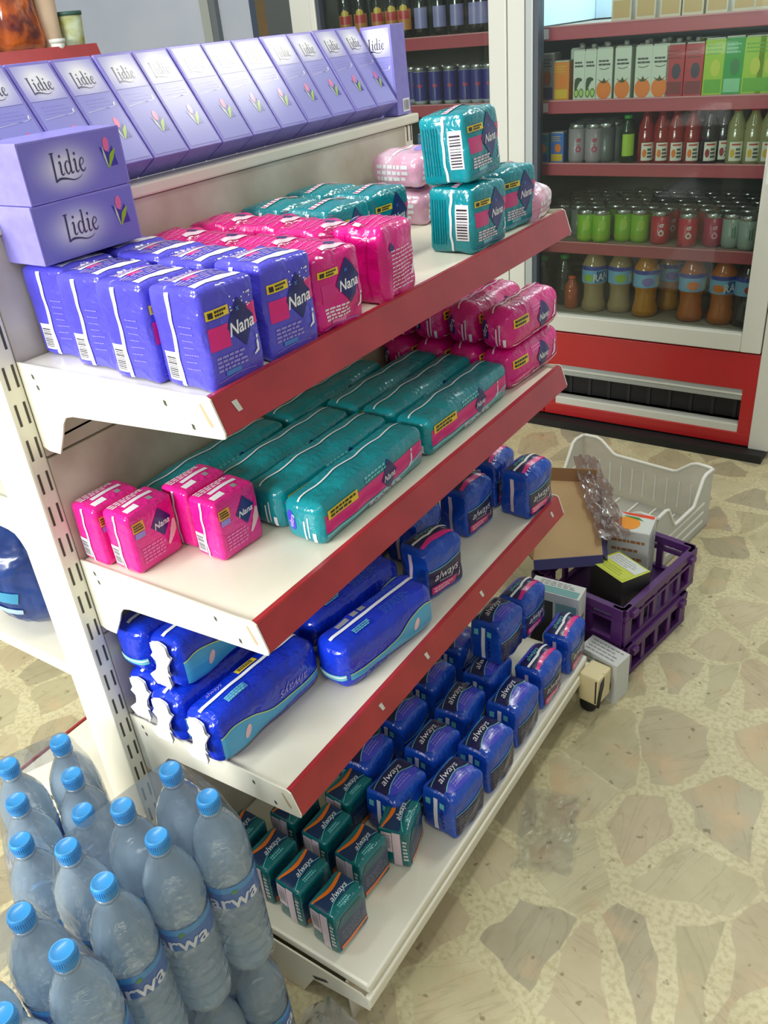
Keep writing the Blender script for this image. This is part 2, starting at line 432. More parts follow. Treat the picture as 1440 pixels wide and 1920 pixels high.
def long_art(k, D, W, H, pink):
    z0, z1 = (-.02, .3)
    if not pink:
        k.art('F', rect(-W * .47, -H * .22, W * .47, H * .2), MAG); k.art('F', stroke([(-W * .47, -H * .27), (W * .2, -H * .25), (W * .47, -H * .1)], .004), PTEAL, .001)
    k.art('F', diamond(W * .1, H * .02, H * .36), NAVY, .0012); k.art('F', shift(scl(NANA, H * .16), W * .1, 0, .06), WHITE, .0018, L=.02)
    k.art('F', rect(-W * .45, H * .08, -W * .2, H * .3), YEL, .0013, 'offer_sticker'); k.art('F', dashes(-W * .43, H * .1, -W * .22, H * .28, 2, 6), BLK, .0018, 'offer_sticker')
    k.art('F', woman(W * .34, -H * .02, H * .26), WHITE, .0012); k.art('F', dashes(W * -.1, -H * .4, W * .3, -H * .26, 2, 13), PWH, .001)
    k.art('F', dashes(-W * .12, H * .24, W * .1, H * .4, 2, 16), PTEAL if not pink else PINKL, .001)
    pts = [(-W * .49 + W * .98 * i / 12, .0022 * sin(i * 1.9) + D * .1) for i in range(13)]
    k.art('T', stroke(pts, .0032), SEAM, .0014, 'heat_seal')
    k.art('N', shift(scl(text2d('ultra', 1, .3), H * .12), -D * .24, H * .05, 1.3), PWH, .0012, L=.02)
    k.art('N', ell(-D * .25, H * .05, D * .1, H * .24, 16, rot=.2), NAVY if pink else VIO, .0007)
    k.art('N', join(rect(D * .06, -H * .36, D * .1, H * .1), rect(D * .16, -H * .3, D * .19, H * .2), rect(D * .26, -H * .4, D * .34, -H * .16)), WHITE, .0008)
def build_teal_long():
    D, W, H = .071, .292, .066
    k = Pack(D, W, H, .014, (.003, .003, .003), .0018, 22, 5, TEAL); long_art(k, D, W, H, False)
    return k.tmpl(labels={'heat_seal': 'thin white seam line', 'offer_sticker': 'yellow offer sticker'})
def build_pink_long():
    D, W, H = .074, .208, .076
    k = Pack(D, W, H, .024, (.003, .004, .004), .0022, 30, 6, PINK); long_art(k, D, W, H, True)
    k.art('F', stroke([(-W * .46, -H * .36), (W * .1, -H * .33), (W * .46, -H * .2)], .004), PKW, .0014)
    return k.tmpl(labels={'heat_seal': 'thin white seam line', 'offer_sticker': 'yellow offer sticker'})
def build_blue_long(torn):
    D, W, H = .074, .232, .086
    k = Pack(D, W, H, .018, (.004, .004, .005), .0028, 24, 7 + torn, BLUE)
    wave = [(-W * .47, H * .12), (-W * .36, H * .2), (-W * .2, H * .12), (-W * .02, -H * .08), (W * .2, -H * .14), (W * .46, -H * .12), (W * .46, -H * .24), (W * .2, -H * .24), (-W * .1, -H * .3), (-W * .3, -H * .38), (-W * .47, -H * .34)]
    if not torn: wave = [(-x, y) for x, y in wave]
    sg = 1 if torn else -1
    k.art('F', poly(wave), AQUA, .0008)
    k.art('F', stroke([(p[0], p[1]) for p in wave[:6]], .0022), LIME, .0013)
    k.art('F', stroke([(p[0], p[1]) for p in wave[6:]], .0016), PTEAL, .0013)
    k.art('F', ell(-sg * W * .26, -H * .1, W * .026, H * .14, 12, rot=-.4), PKW, .0014)
    aw = shift(scl(ALW, H * .2), sg * W * .2, -H * .0 if torn else -H * .36, pi if torn else 0)
    k.art('F', aw, LAV if torn else LBL, .0013, L=.02)
    k.art('T', stroke([(-W * .46, .004), (0, .001), (W * .46, .004)], .0065), SEAM, .0014, 'heat_seal')
    k.art('T', rect(-W * .3, -D * .3, -W * .12, -D * .14), LBL if torn else BLUE, .001); k.art('T', dashes(-W * .3, -D * .3, -W * .12, -D * .14, 3, 8), PTEAL, .0014)
    if torn:
        k.art('T', rect(-W * .08, D * .12, W * .1, D * .28), YEL, .0012, 'offer_sticker'); k.art('T', dashes(-W * .06, D * .15, W * .08, D * .26, 2, 8), BLK, .0016, 'offer_sticker')
        k.art('T', shift(scl(ALW, D * .12), -W * .28, D * .24), LAV, .001, L=.02)
        r = random.Random(9); mb = MB(); mb.keep = True; n = 11
        V, Fs = [], []
        for i in range(n):
            for j in range(5):
                t = i / (n - 1); a = Vector(((j - 2) * .0085 + .006 * r.uniform(-1, 1) + .008 * sin(t * 5), -W / 2 - .003 - .008 * r.random() - .006 * sin(t * pi), H * (.97 - .95 * t) + .004 * r.uniform(-1, 1)))
                a.z = max(.001, a.z); V.append(a)
        for i in range(n - 1):
            for j in range(4): Fs.append((i * 5 + j, i * 5 + j + 1, i * 5 + j + 6, i * 5 + j + 5))
        V += [Vector((v.x, v.y + .0035, v.z)) for v in V]; m_ = n * 5
        Fs += [tuple(m_ + q for q in reversed(f)) for f in list(Fs)]
        mb.add(V, Fs, TISSUE, True); k.parts['torn_edge'] = mb
    else:
        k.art('T', join(rect(-W * .34, D * .14, -W * .22, D * .28), rect(-W * .18, D * .14, -W * .12, D * .28), rect(-W * .1, D * .14, -W * .04, D * .28)), GREY, .001)
        k.art('T', dashes(W * .0, -D * .36, W * .3, -D * .12, 5, 17, .25), LBL, .0009); k.art('T', dashes(W * .02, D * .14, W * .3, D * .3, 3, 18, .25), LBL, .0009)
        k.art('N', stroke([(-D * .48, -H * .14), (0, -H * .2), (D * .48, -H * .16)], .011), PTEAL, .0009); k.art('N', stroke([(-D * .48, -H * .12), (0, -H * .18), (D * .48, -H * .14)], .003), WHITE, .0013)
    return k.tmpl(labels={'heat_seal': 'white seam strip', 'offer_sticker': 'yellow offer sticker', 'torn_edge': 'torn white tissue edge'})
def build_always(mag, D=.073, W=.098, H=.106):
    k = Pack(D, W, H, .009, (.004, .003, .007), .0032, 38, 9 + mag, ALWB, .007)
    k.art('F', poly([(-W * .46, -H * .4), (W * .46, -H * .4), (W * .46, H * .2), (W * .2, H * .14), (-W * .2, H * .1), (-W * .46, H * .1)]), DNAVY)
    k.art('F', stroke([(-W * .46, H * .1), (-W * .1, H * .1), (W * .2, H * .15), (W * .46, H * .22)], .0022), PTEAL, .0012)
    if mag:
        k.art('F', shift(scl(ALW, H * .155), 0, -H * .06, .05), WHITE, .0013, L=.02)
        k.art('F', poly([(-W * .42, -H * .38), (W * .2, -H * .38), (W * .28, -H * .24), (-W * .42, -H * .24)]), MAG, .0011); k.art('F', dashes(-W * .36, -H * .36, W * .14, -H * .26, 2, 6), PKW, .0015)
        k.art('F', woman(W * .34, -H * .24, H * .1), PKW, .0014); k.art('F', dashes(-W * .2, -H * .22, W * .22, -H * .16, 1, 7), GREY, .0012)
    else:
        k.art('F', dashes(-W * .38, -H * .34, W * .4, H * .04, 6, 33, .2), GREY, .001)
    k.art('T', poly([(-W * .46, -D * .16), (W * .46, -D * .16), (W * .46, D * .34), (-W * .46, D * .34)]), DNAVY)
    if mag:
        k.art('T', stroke([(-W * .46, D * .04), (-W * .1, D * .0), (W * .1, D * .05), (W * .46, D * .02)], .0058), SEAM, .0016, 'heat_seal')
        k.art('T', stroke([(-W * .42, -D * .24), (0, -D * .19), (W * .44, -D * .26)], [.006, .013, .006]), MAG, .0012); k.art('T', stroke([(-W * .44, D * .4), (0, D * .33), (W * .44, D * .4)], [.003, .012, .003]), VIO, .0012)
        k.art('T', shift(scl(ALW, D * .17), -W * .06, D * .2), PTEAL, .0012, L=.02)
    else:
        k.art('T', ell(W * .02, -D * .22, W * .42, D * .17, 20), VIO, .0011); k.art('T', stroke([(-W * .4, -D * .2), (-W * .2, -D * .08), (W * .1, -D * .03), (W * .42, -D * .12)], .0018), PTEAL, .0016)
        k.art('T', shift(scl(ALW, D * .2), -W * .02, D * .14, .04), WHITE, .0014, L=.02)
        k.art('T', stroke([(-W * .46, D * .22), (-W * .1, D * .34), (W * .4, D * .36)], .0014), PTEAL, .0013)
        k.art('T', dashes(-W * .2, -D * .3, W * .24, -D * .1, 3, 21, .35), LAV, .0016)
    k.art('N', rect(-D * .1, -H * .38, D * .02, H * .36), PWH if mag else SEAM, .0012, 'heat_seal')
    if not mag:
        k.art('N', join(rect(D * .08, H * .18, D * .22, H * .3), rect(-D * .34, H * .16, -D * .2, H * .3)), PTEAL, .001)
        k.art('N', join(*[stroke([(D * .1, H * (.1 - .12 * i)), (D * .18, H * (.06 - .12 * i)), (D * .1, H * (.02 - .12 * i))], .0025) for i in range(4)]), NAVY, .001)
    return k.tmpl(labels={'heat_seal': 'pale seal strip'})
def build_green():
    D, W, H = .062, .08, .092
    k = Pack(D, W, H, .006, (.002, .002, .003), .0010, 40, 12, GRN)
    NV = pr('teal navy', (20, 52, 92))
    k.art('T', rect(-W * .47, -D * .2, W * .47, D * .3), NV); k.art('T', stroke([(-W * .46, D * .36), (0, D * .2), (W * .46, D * .34)], [.003, .009, .004]), ORG, .0011)
    k.art('T', shift(scl(ALW, D * .18), W * .06, -D * .02, .03), WHITE, .0012, L=.02)
    k.art('T', stroke([(-W * .46, -D * .32), (-W * .2, -D * .16), (W * .2, -D * .1), (W * .46, -D * .18)], .0014), PTEAL, .0012); k.art('T', dashes(-W * .2, -D * .4, W * .2, -D * .26, 2, 7), PTEAL, .001)
    k.art('F', rect(-W * .47, -H * .42, W * .47, H * .2), NV); k.art('F', stroke([(-W * .42, -H * .36), (0, -H * .34), (W * .44, -H * .3)], [.010, .012, .006]), ORG, .0011)
    k.art('F', dashes(-W * .36, -H * .2, W * .4, H * .08, 4, 4, .22), GREY, .001)
    k.art('F', poly([(-W * .46, H * .2), (W * .46, H * .2), (W * .3, H * .4), (-W * .3, H * .4)]), TEALD)
    k.art('N', rect(-D * .02, -H * .46, D * .24, H * .46), PWH, .001, 'heat_seal')
    k.art('N', rect(-D * .38, -H * .1, -D * .04, H * .44), PWH, .001, 'barcode'); k.art('N', bars(-D * .34, H * .02, -D * .08, H * .4, 8, 5), GREY, .0014, 'barcode')
    k.art('N', dashes(D * .3, -H * .3, D * .44, H * .3, 6, 9), WHITE, .001)
    return k.tmpl(labels={'heat_seal': 'pale seal strip'})

T['purple'] = build_purple(); T['pink'] = build_pink(); T['teal'] = build_teal(); T['small'] = build_small()
T['teal_long'] = build_teal_long(); T['pink_long'] = build_pink_long(); T['blue_torn'] = build_blue_long(1); T['blue_long'] = build_blue_long(0)
T['always_mag'] = build_always(1); T['always'] = build_always(0, .078, .1, .108); T['green'] = build_green()
SIZE = {'purple': (.081, .083, .110), 'pink': (.083, .088, .098), 'teal': (.086, .105, .097), 'small': (.056, .083, .092), 'teal_long': (.071, .292, .066), 'pink_long': (.074, .208, .076),
        'blue_torn': (.074, .232, .086), 'blue_long': (.074, .232, .086), 'always_mag': (.073, .098, .106), 'always': (.078, .1, .108), 'green': (.062, .08, .092)}
GROUP = {'purple': 'purple night pad packs on the top shelf', 'pink': 'magenta pad packs on the top shelf', 'teal': 'teal pad packs on the top shelf', 'small': 'small pink pad packs on the second shelf',
         'teal_long': 'long teal pad packs on the second shelf', 'pink_long': 'long pink pad packs on the second shelf', 'blue_torn': 'long blue pad packs on the third shelf', 'blue_long': 'long blue pad packs on the third shelf',
         'always_mag': 'blue pad packs with magenta prints', 'always': 'blue pad packs on the bottom shelf', 'green': 'green pad packs on the bottom shelf'}
def pack(kind, x1, y0, z, label, yaw=0., rx=0., ry=0., group=None):
    """x1 = front face, y0 = near end face, z = what it stands on"""
    D, W, H = SIZE[kind]
    o = thing('sanitary_pad_pack', label, 'pad pack', T[kind], (x1 - D / 2, y0 + W / 2, z + .0006), (rad(rx), rad(ry), rad(yaw)), group or GROUP[kind])
    o.scale = (.955, .975, 1)                                          # soft packs: leave room for their bulging sides
    return o

# ---------------------------------------------------------------- tissue boxes
LIL = mat('lilac card', (146, 140, 214), .24, spec=.25, coat=.0, var=(60, (138, 130, 210))); LIL2 = mat('lilac print', (132, 130, 200), .25, coat=.4)
def glowmat(name, c0, c1, sx, sy, cx=0., cy=0.):
    """printed soft white halo on a box face: fades from centre colour to card colour"""
    m = bpy.data.materials.new(name); m.use_nodes = True; nt = m.node_tree; b = nt.nodes['Principled BSDF']
    b.inputs['Roughness'].default_value = .20; b.inputs['Specular IOR Level'].default_value = .22; b.inputs['Coat Weight'].default_value = .0; b.inputs['Coat Roughness'].default_value = .1
    tc = nt.nodes.new('ShaderNodeUVMap'); mp = nt.nodes.new('ShaderNodeMapping'); mp.inputs['Location'].default_value = (-cx / sx, -cy / sy, 0); mp.inputs['Scale'].default_value = (1 / sx, 1 / sy, 1)
    g = nt.nodes.new('ShaderNodeTexGradient'); g.gradient_type = 'QUADRATIC_SPHERE'; r = nt.nodes.new('ShaderNodeValToRGB')
    r.color_ramp.elements[0].color = lin(c1); r.color_ramp.elements[1].color = lin(c0); r.color_ramp.elements[1].position = .55
    nt.links.new(tc.outputs[0], mp.inputs[0]); nt.links.new(mp.outputs[0], g.inputs[0]); nt.links.new(g.outputs[1], r.inputs[0]); nt.links.new(r.outputs[0], b.inputs['Base Color'])
    return m
PNK_T = pr('tulip pink', (232, 110, 160)); LEAF = pr('leaf', (150, 190, 30)); TRI = pr('tulip blue', (56, 40, 160)); INK = pr('letter ink', (58, 54, 92)); LEAF2 = pr('pale leaf', (196, 214, 180))
def tulip(s):
    return [(poly([(-.5 * s, .5 * s), (.1 * s, .1 * s), (.35 * s, .45 * s), (.55 * s, -.55 * s), (-.2 * s, -.55 * s)]), TRI), (stroke([(-.3 * s, .45 * s), (-.25 * s, 0), (-.15 * s, -.6 * s)], [.02 * s, .14 * s, .04 * s]), LEAF2),
            (ell(-.02 * s, .55 * s, .2 * s, .36 * s, 14, rot=-.1), PNK_T), (stroke([(.5 * s, .28 * s), (.2 * s, -.08 * s), (-.1 * s, -.62 * s)], [.03 * s, .3 * s, .05 * s]), LEAF)]
def tissue_box(W, H, D, upright):
    """front face is +X, width W along y, height H; D deep"""
    mb = MB(); mb.keep = True
    mb.box((-D / 2, -W / 2, 0), (D / 2, W / 2, H), LIL, .0012)
    arts = []
    def put(P, m, off): mb.add([(D / 2 + off, u, v + H / 2) for u, v in P[0]], [f if _ccw(P[0], f) else tuple(reversed(f)) for f in P[1]], m)
    if upright:
        put(rect(-W * .44, H * .16, W * .44, H * .47), HALO_U, .0003); put(rect(-W * .44, -H * .47, W * .44, H * .155), LIL2B, .0003)
        put(shift(scl(lidie(), H * .125), -W * .01, H * .29), INK, .0007)
        for P, m in tulip(H * .135): put(shift(P, W * .14, -H * .2), m, .0006 + .0001 * len(arts)); arts.append(1)
        put(dashes(-W * .3, H * .0, W * .36, H * .12, 4, 3, .12), LAV, .0006); put(stroke([(-W * .36, H * .0), (0, H * .012), (W * .3, H * .02), (W * .4, H * .04)], .0005), WHITE, .0006)
        put(stroke([(W * .34, H * .03), (W * .38, H * .06)], .002), WHITE, .0007)
    else:
        put(rect(-W * .48, -H * .46, W * .48, H * .46), HALO_F, .0003)
        put(shift(scl(lidie(), H * .40), -W * .08, H * .02), INK, .0007)
        for P, m in tulip(H * .34): put(shift(P, W * .33, H * .04), m, .0006 + .0001 * len(arts)); arts.append(1)
    # end panel: print dots and a barcode on the near and far ends / the open side
    mb2 = MB(); mb2.keep = True
    if upright:
        r_ = [(-D * .45 + D * .9 * 0, 0)]
        V = [(x, W / 2 + .0005, z) for x, z in rect(-D * .4, H * .03, D * .1, H * .18)[0]]
        mb2.add(V, [(3, 2, 1, 0)], WHITE); B = bars(-D * .34, H * .05, D * .04, H * .16, 9, 5, False)
        mb2.add([(x, W / 2 + .0009, z) for x, z in B[0]], [tuple(reversed(f)) for f in B[1]], GREY)
        return [('carton', mbmesh_uv(mb, W, H), None), ('barcode', mb2.mesh('barcode'), None)]
    V = [(x, W / 2 + .0005, z + H / 2) for x, z in rect(-D * .3, -H * .3, D * .3, H * .3)[0]]
    mb2.add(V, [(3, 2, 1, 0)], LAV)
    return [('carton', mbmesh_uv(mb, W, H), None), ('end_panel', mb2.mesh('end_panel'), None)]
def _ccw(V, f):
    a, b, c = (V[i] for i in f[:3]); return (b[0] - a[0]) * (c[1] - a[1]) - (b[1] - a[1]) * (c[0] - a[0]) > 0
def mbmesh_uv(mb, W, H):
    me = mb.mesh('carton'); uv = me.uv_layers.new(name='UVMap')
    for l in me.loops:
        co = me.vertices[l.vertex_index].co; uv.data[l.index].uv = (co.y / W, (co.z - H / 2) / H)
    return me
HALO_F = glowmat('halo print', (222, 222, 230), (128, 124, 200), .42, .58, -.1, -.02)
HALO_U = glowmat('halo print upright', (246, 246, 250), (166, 164, 224), .72, .27, 0, .32)
LIL2B = mat('lilac lower print', (156, 156, 222), .20, spec=.22, coat=.0)
T['tissue_up'] = tissue_box(.0665, .154, .05, True); T['tissue_flat'] = tissue_box(.148, .066, .075, False)
# ---------------------------------------------------------------- the setting
def floor_mat():
    m = bpy.data.materials.new('marble fragment floor'); m.use_nodes = True; nt = m.node_tree; b = nt.nodes['Principled BSDF']
    N = lambda t: nt.nodes.new('ShaderNode' + t); L = nt.links.new
    geo = N('NewGeometry')
    # organic outlines: shift the lookup a little
    n0 = N('TexNoise'); n0.inputs['Scale'].default_value = 3.2; n0.inputs['Detail'].default_value = 3
    sub = N('VectorMath'); sub.operation = 'SUBTRACT'; sub.inputs[1].default_value = (.5, .5, .5)
    sc = N('VectorMath'); sc.operation = 'SCALE'; sc.inputs['Scale'].default_value = .08
    ad = N('VectorMath'); ad.operation = 'ADD'
    L(geo.outputs['Position'], n0.inputs['Vector']); L(n0.outputs['Color'], sub.inputs[0]); L(sub.outputs[0], sc.inputs[0]); L(sc.outputs[0], ad.inputs[0]); L(geo.outputs['Position'], ad.inputs[1])
    rot = N('Mapping'); rot.inputs['Rotation'].default_value = (0, 0, .5); rot.inputs['Scale'].default_value = (1, .8, 0); L(ad.outputs[0], rot.inputs[0])
    v1 = N('TexVoronoi'); v1.voronoi_dimensions = '2D'; v1.inputs['Scale'].default_value = 7.0; L(rot.outputs[0], v1.inputs['Vector'])
    v2 = N('TexVoronoi'); v2.voronoi_dimensions = '2D'; v2.feature = 'DISTANCE_TO_EDGE'; v2.inputs['Scale'].default_value = 7.0; L(rot.outputs[0], v2.inputs['Vector'])
    sep = N('SeparateColor'); L(v1.outputs['Color'], sep.inputs[0])
    ramp = N('ValToRGB'); cr = ramp.color_ramp; cr.interpolation = 'LINEAR'
    cols = [(0, (184, 176, 140)), (.3, (200, 192, 156)), (.5, (194, 180, 147)), (.68, (178, 170, 138)), (.85, (172, 163, 138)), (1, (204, 196, 158))]
    cr.elements[0].color = lin(cols[0][1]); cr.elements[1].color = lin(cols[-1][1])
    for p, c in cols[1:-1]: e = cr.elements.new(p); e.color = lin(c)
    L(sep.outputs[0], ramp.inputs[0])
    # veins inside each stone, direction from the stone's own random value
    vr = N('VectorRotate'); vr.rotation_type = 'Z_AXIS'; mu = N('Math'); mu.operation = 'MULTIPLY'; mu.inputs[1].default_value = 6.3; L(sep.outputs[1], mu.inputs[0]); L(mu.outputs[0], vr.inputs['Angle']); L(geo.outputs['Position'], vr.inputs['Vector'])
    mp = N('Mapping'); mp.inputs['Scale'].default_value = (4, 26, 1); L(vr.outputs[0], mp.inputs[0])
    n1 = N('TexNoise'); n1.inputs['Scale'].default_value = 1.; n1.inputs['Detail'].default_value = 5; n1.inputs['Distortion'].default_value = .8; L(mp.outputs[0], n1.inputs['Vector'])
    vramp = N('ValToRGB'); vramp.color_ramp.elements[0].position = .47; vramp.color_ramp.elements[1].position = .53
    e = vramp.color_ramp.elements.new(.5); vramp.color_ramp.elements[0].color = (1, 1, 1, 1); e.color = (.62, .6, .56, 1); vramp.color_ramp.elements[2].color = (1, 1, 1, 1)
    L(n1.outputs['Fac'], vramp.inputs[0])
    mul = N('Mix'); mul.data_type = 'RGBA'; mul.blend_type = 'MULTIPLY'; mul.inputs[0].default_value = .34; L(ramp.outputs[0], mul.inputs[6]); L(vramp.outputs[0], mul.inputs[7])
    n5 = N('TexNoise'); n5.inputs['Scale'].default_value = 7; n5.inputs['Detail'].default_value = 5; L(geo.outputs['Position'], n5.inputs['Vector'])
    rr = N('ValToRGB'); rr.color_ramp.elements[0].position = .55; rr.color_ramp.elements[1].position = .75; rr.color_ramp.elements[0].color = (0, 0, 0, 1); L(n5.outputs['Fac'], rr.inputs[0])
    rust = N('Mix'); rust.data_type = 'RGBA'; rust.inputs[7].default_value = lin((206, 178, 138)); L(rr.outputs[0], rust.inputs[0]); L(mul.outputs[2], rust.inputs[6])
    # pale matrix with fine specks
    n2 = N('TexNoise'); n2.inputs['Scale'].default_value = 95; n2.inputs['Detail'].default_value = 3; L(geo.outputs['Position'], n2.inputs['Vector'])
    mr = N('ValToRGB'); mr.color_ramp.elements[0].position = .36; mr.color_ramp.elements[1].position = .56; mr.color_ramp.elements[0].color = lin((192, 183, 143)); mr.color_ramp.elements[1].color = lin((212, 204, 166)); L(n2.outputs['Fac'], mr.inputs[0])
    # which is stone and which is matrix: distance to the edge, with a gap that varies
    n3 = N('TexNoise'); n3.inputs['Scale'].default_value = 4.5; n3.inputs['Detail'].default_value = 2; L(geo.outputs['Position'], n3.inputs['Vector'])
    gm = N('MapRange'); gm.inputs[1].default_value = .35; gm.inputs[2].default_value = .68; gm.inputs[3].default_value = .012; gm.inputs[4].default_value = .21; L(n3.outputs['Fac'], gm.inputs[0])
    d = N('Math'); d.operation = 'SUBTRACT'; L(v2.outputs['Distance'], d.inputs[0]); L(gm.outputs[0], d.inputs[1])
    st = N('MapRange'); st.inputs[1].default_value = -.006; st.inputs[2].default_value = .012; L(d.outputs[0], st.inputs[0])
    mix = N('Mix'); mix.data_type = 'RGBA'; L(st.outputs[0], mix.inputs[0]); L(mr.outputs[0], mix.inputs[6]); L(rust.outputs[2], mix.inputs[7])
    # scuffs and dirt
    n4 = N('TexNoise'); n4.inputs['Scale'].default_value = 2.1; n4.inputs['Detail'].default_value = 6; n4.inputs['Roughness'].default_value = .7; L(geo.outputs['Position'], n4.inputs['Vector'])
    dr = N('ValToRGB'); dr.color_ramp.elements[0].position = .3; dr.color_ramp.elements[1].position = .62; dr.color_ramp.elements[0].color = (.74, .71, .64, 1); dr.color_ramp.elements[1].color = (1, 1, 1, 1); L(n4.outputs['Fac'], dr.inputs[0])
    n6 = N('TexNoise'); n6.inputs['Scale'].default_value = 38; n6.inputs['Detail'].default_value = 2; L(geo.outputs['Position'], n6.inputs['Vector'])
    sp = N('ValToRGB'); sp.color_ramp.elements[0].position = .27; sp.color_ramp.elements[1].position = .33; sp.color_ramp.elements[0].color = (.45, .42, .36, 1); sp.color_ramp.elements[1].color = (1, 1, 1, 1); L(n6.outputs['Fac'], sp.inputs[0])
    fin0 = N('Mix'); fin0.data_type = 'RGBA'; fin0.blend_type = 'MULTIPLY'; fin0.inputs[0].default_value = .8; L(mix.outputs[2], fin0.inputs[6]); L(sp.outputs[0], fin0.inputs[7])
    fin = N('Mix'); fin.data_type = 'RGBA'; fin.blend_type = 'MULTIPLY'; fin.inputs[0].default_value = 1; L(fin0.outputs[2], fin.inputs[6]); L(dr.outputs[0], fin.inputs[7])
    L(fin.outputs[2], b.inputs['Base Color']); b.inputs['Roughness'].default_value = .42; b.inputs['Specular IOR Level'].default_value = .35
    return m
struct('floor', MB().box((-4.5, -3.2, -.05), (3.5, 3.1, 0), floor_mat()).mesh('floor'), 'beige floor of broken marble pieces set in pale grout', 'floor')
WALLM = mat('painted wall', (206, 213, 224), .7, var=(3, (198, 207, 219)))
struct('wall_back', MB().box((-4.5, 3.1, 0), (3.5, 3.2, 2.7), WALLM).mesh('wall_back'), 'pale blue-grey painted wall behind the fridge', 'wall')
TRIMM = mat('wall trim', (168, 176, 176), .5)
for i, (x, c, w) in enumerate(((390, (182, 188, 180), .03), (405, (120, 128, 132), .02), (483, (74, 88, 108), .028))):
    p = at(x, 30, 1, 3.09)
    struct('trim_%d' % (i + 1), MB().box((p.x - w, 3.07, 0), (p.x + w, 3.099, 2.7), mat('trim %d' % i, c, .5)).mesh('trim'), ['pale vertical wall strip left of the fridge', 'grey vertical strip beside the pale wall strip', 'blue-grey vertical strip next to the brown post'][i], 'wall trim')
p = at(500, 30, 1, 3.05)
tag(obj('post', MB().box((p.x - .04, 3.02, 0), (p.x + .06, 3.09, 2.3), mat('brown post', (128, 98, 60), .6, var=(6, (104, 96, 66))), .004).mesh('post')), 'brown vertical post by the wall left of the fridge', 'post')
p = at(540, 30, 1, 2.98)
tag(obj('panel', MB().box((p.x - .10, 2.94, 0), (p.x + .16, 3.0, 2.3), mat('dark panel', (92, 98, 98), .5), .004).mesh('panel')), 'dark grey upright panel between the brown post and the fridge', 'panel')

# ---------------------------------------------------------------- the double-sided shop shelf
CREAM = mat('cream enamel', (238, 235, 216), .35, coat=.15, var=(5, (230, 226, 204))); CREAMD = mat('worn cream enamel', (214, 208, 190), .4, var=(9, (190, 178, 158)))
REDR = mat('red price rail', (172, 48, 52), .35, coat=.2, var=(14, (156, 42, 46))); SLOT = mat('slot dark', (74, 72, 62), .8); RUST = mat('rust', (120, 70, 30), .9); TAG = mat('paper scrap', (206, 206, 196), .7)
LEN = .928
SZ = [1.1375, .8385, .5385]; BZ = .132
BR = [(0, 0), (.30, .004), (.330, .006), (.336, .003), (.349, -.034), (.348, -.040), (.342, -.0415), (.085, -.060), (.070, -.064), (.061, -.074), (.052, -.092), (.034, -.122), (.012, -.122), (0, -.118)]
shelf_root = empty('gondola_shelf', (0, 0, 0))
tag(shelf_root, 'white metal double-sided shop shelf with red price rails, stacked with pad packs', 'shop shelf')
def upright(y0, y1, top):
    mb = MB().box((-.082, y0, 0), (0, y1, top), CREAM, .003)
    k = 0; z = 1.287
    while z > .14:
        for yy in (y0 + .007, y0 + .020): mb.box((-.004, yy, z - .030), (.0004, yy + .0035, z), SLOT)
        z -= .05
    return mb
obj('upright', upright(-.030, -.0015, 1.285).mesh('upright'), shelf_root); obj('upright', upright(LEN + .0045, LEN + .033, 1.285).mesh('upright'), shelf_root)
for z0, z1 in ((.10, .40), (.403, .70), (.703, 1.00), (1.003, 1.285)):
    mb = MB().box((-.02, 0, z0), (-.001, LEN + .003, z1), CREAMD, .002)
    if z0 > .7:
        for a, b_ in (((0, 1.045), (.30, 1.052)), ((.0, 1.02), (.2, 1.026))):
            mb.prism([(a[0] + .01, a[1]), (b_[0], b_[1]), (b_[0], b_[1] + .0016), (a[0] + .01, a[1] + .003)], -.0012, -.0004, RUST, axis=0)
    obj('back_panel', mb.mesh('back_panel'), shelf_root)
obj('top_ledge', MB().box((-.084, -.032, 1.286), (.003, LEN + .055, 1.303), CREAM, .003).mesh('top_ledge'), shelf_root)
def bracket(side, y):
    pts = [(side * x, z) for x, z in BR]
    mb = MB().prism(pts, y - .0012, y + .0012, CREAM, axis=1)
    if side > 0:
        for x, z in ((.024, -.012), (.028, -.026), (.262, -.008), (.30, -.030)): mb.prism([(x, z), (x + .004, z - .001), (x + .005, z - .007), (x + .001, z - .006)], y - .0016, y - .001, SLOT, axis=1)
        mb.prism([(.318, -.004), (.321, -.003), (.334, -.026), (.332, -.030), (.328, -.026)], y - .0015, y - .001, mat('scuff', (186, 166, 130), .7), axis=1)
    return mb
def level(z, side=1, xo=0., brk=True):
    sh = empty('shelf', (xo, 0, z)); sh.parent = shelf_root
    mb = MB()
    xs = sorted((side * .002, side * .331))
    mb.box((xs[0], .003, -.026), (xs[1], LEN - .003, -.002), CREAM if side > 0 else CREAM, .002)
    obj('shelf_plate', mb.mesh('shelf_plate'), sh)
    r = MB().prism([(side * .3315, .0045), (side * .3355, .0045), (side * .350, -.037), (side * .346, -.038)], .002, LEN - .002, REDR, axis=1)
    r.prism([(side * .326, .0045), (side * .334, .0052), (side * .334, .003), (side * .326, .0028)], .002, LEN - .002, REDR, axis=1)
    if side > 0:
        rr = random.Random(int(z * 100))
        for y in {113: (.03,), 83: (), 53: (.22, .36, .56, .88)}[int(z * 100)]:
            t = .45; x = .3355 + .0145 * t; q = MB()
            P = [(x + .0006 + .0145 * a * .3, y + b_ * .014, .0045 - .0415 * (t + a * .3)) for a, b_ in ((-.5, -.4), (-.5, .2), (.5, .4), (.5, -.1))]
            obj('paper_scrap', MB().add(P, [(0, 1, 2, 3)], TAG).mesh('paper_scrap'), sh)
    obj('price_rail', r.mesh('price_rail'), sh, 'red price rail')
    if brk:
        for y in (.0, LEN): obj('bracket', bracket(side, y).mesh('bracket'), sh)
    return sh
for z in SZ: level(z)
sh = level(.905, -1, -.083)
sh = level(.583, -1, -.083, False)
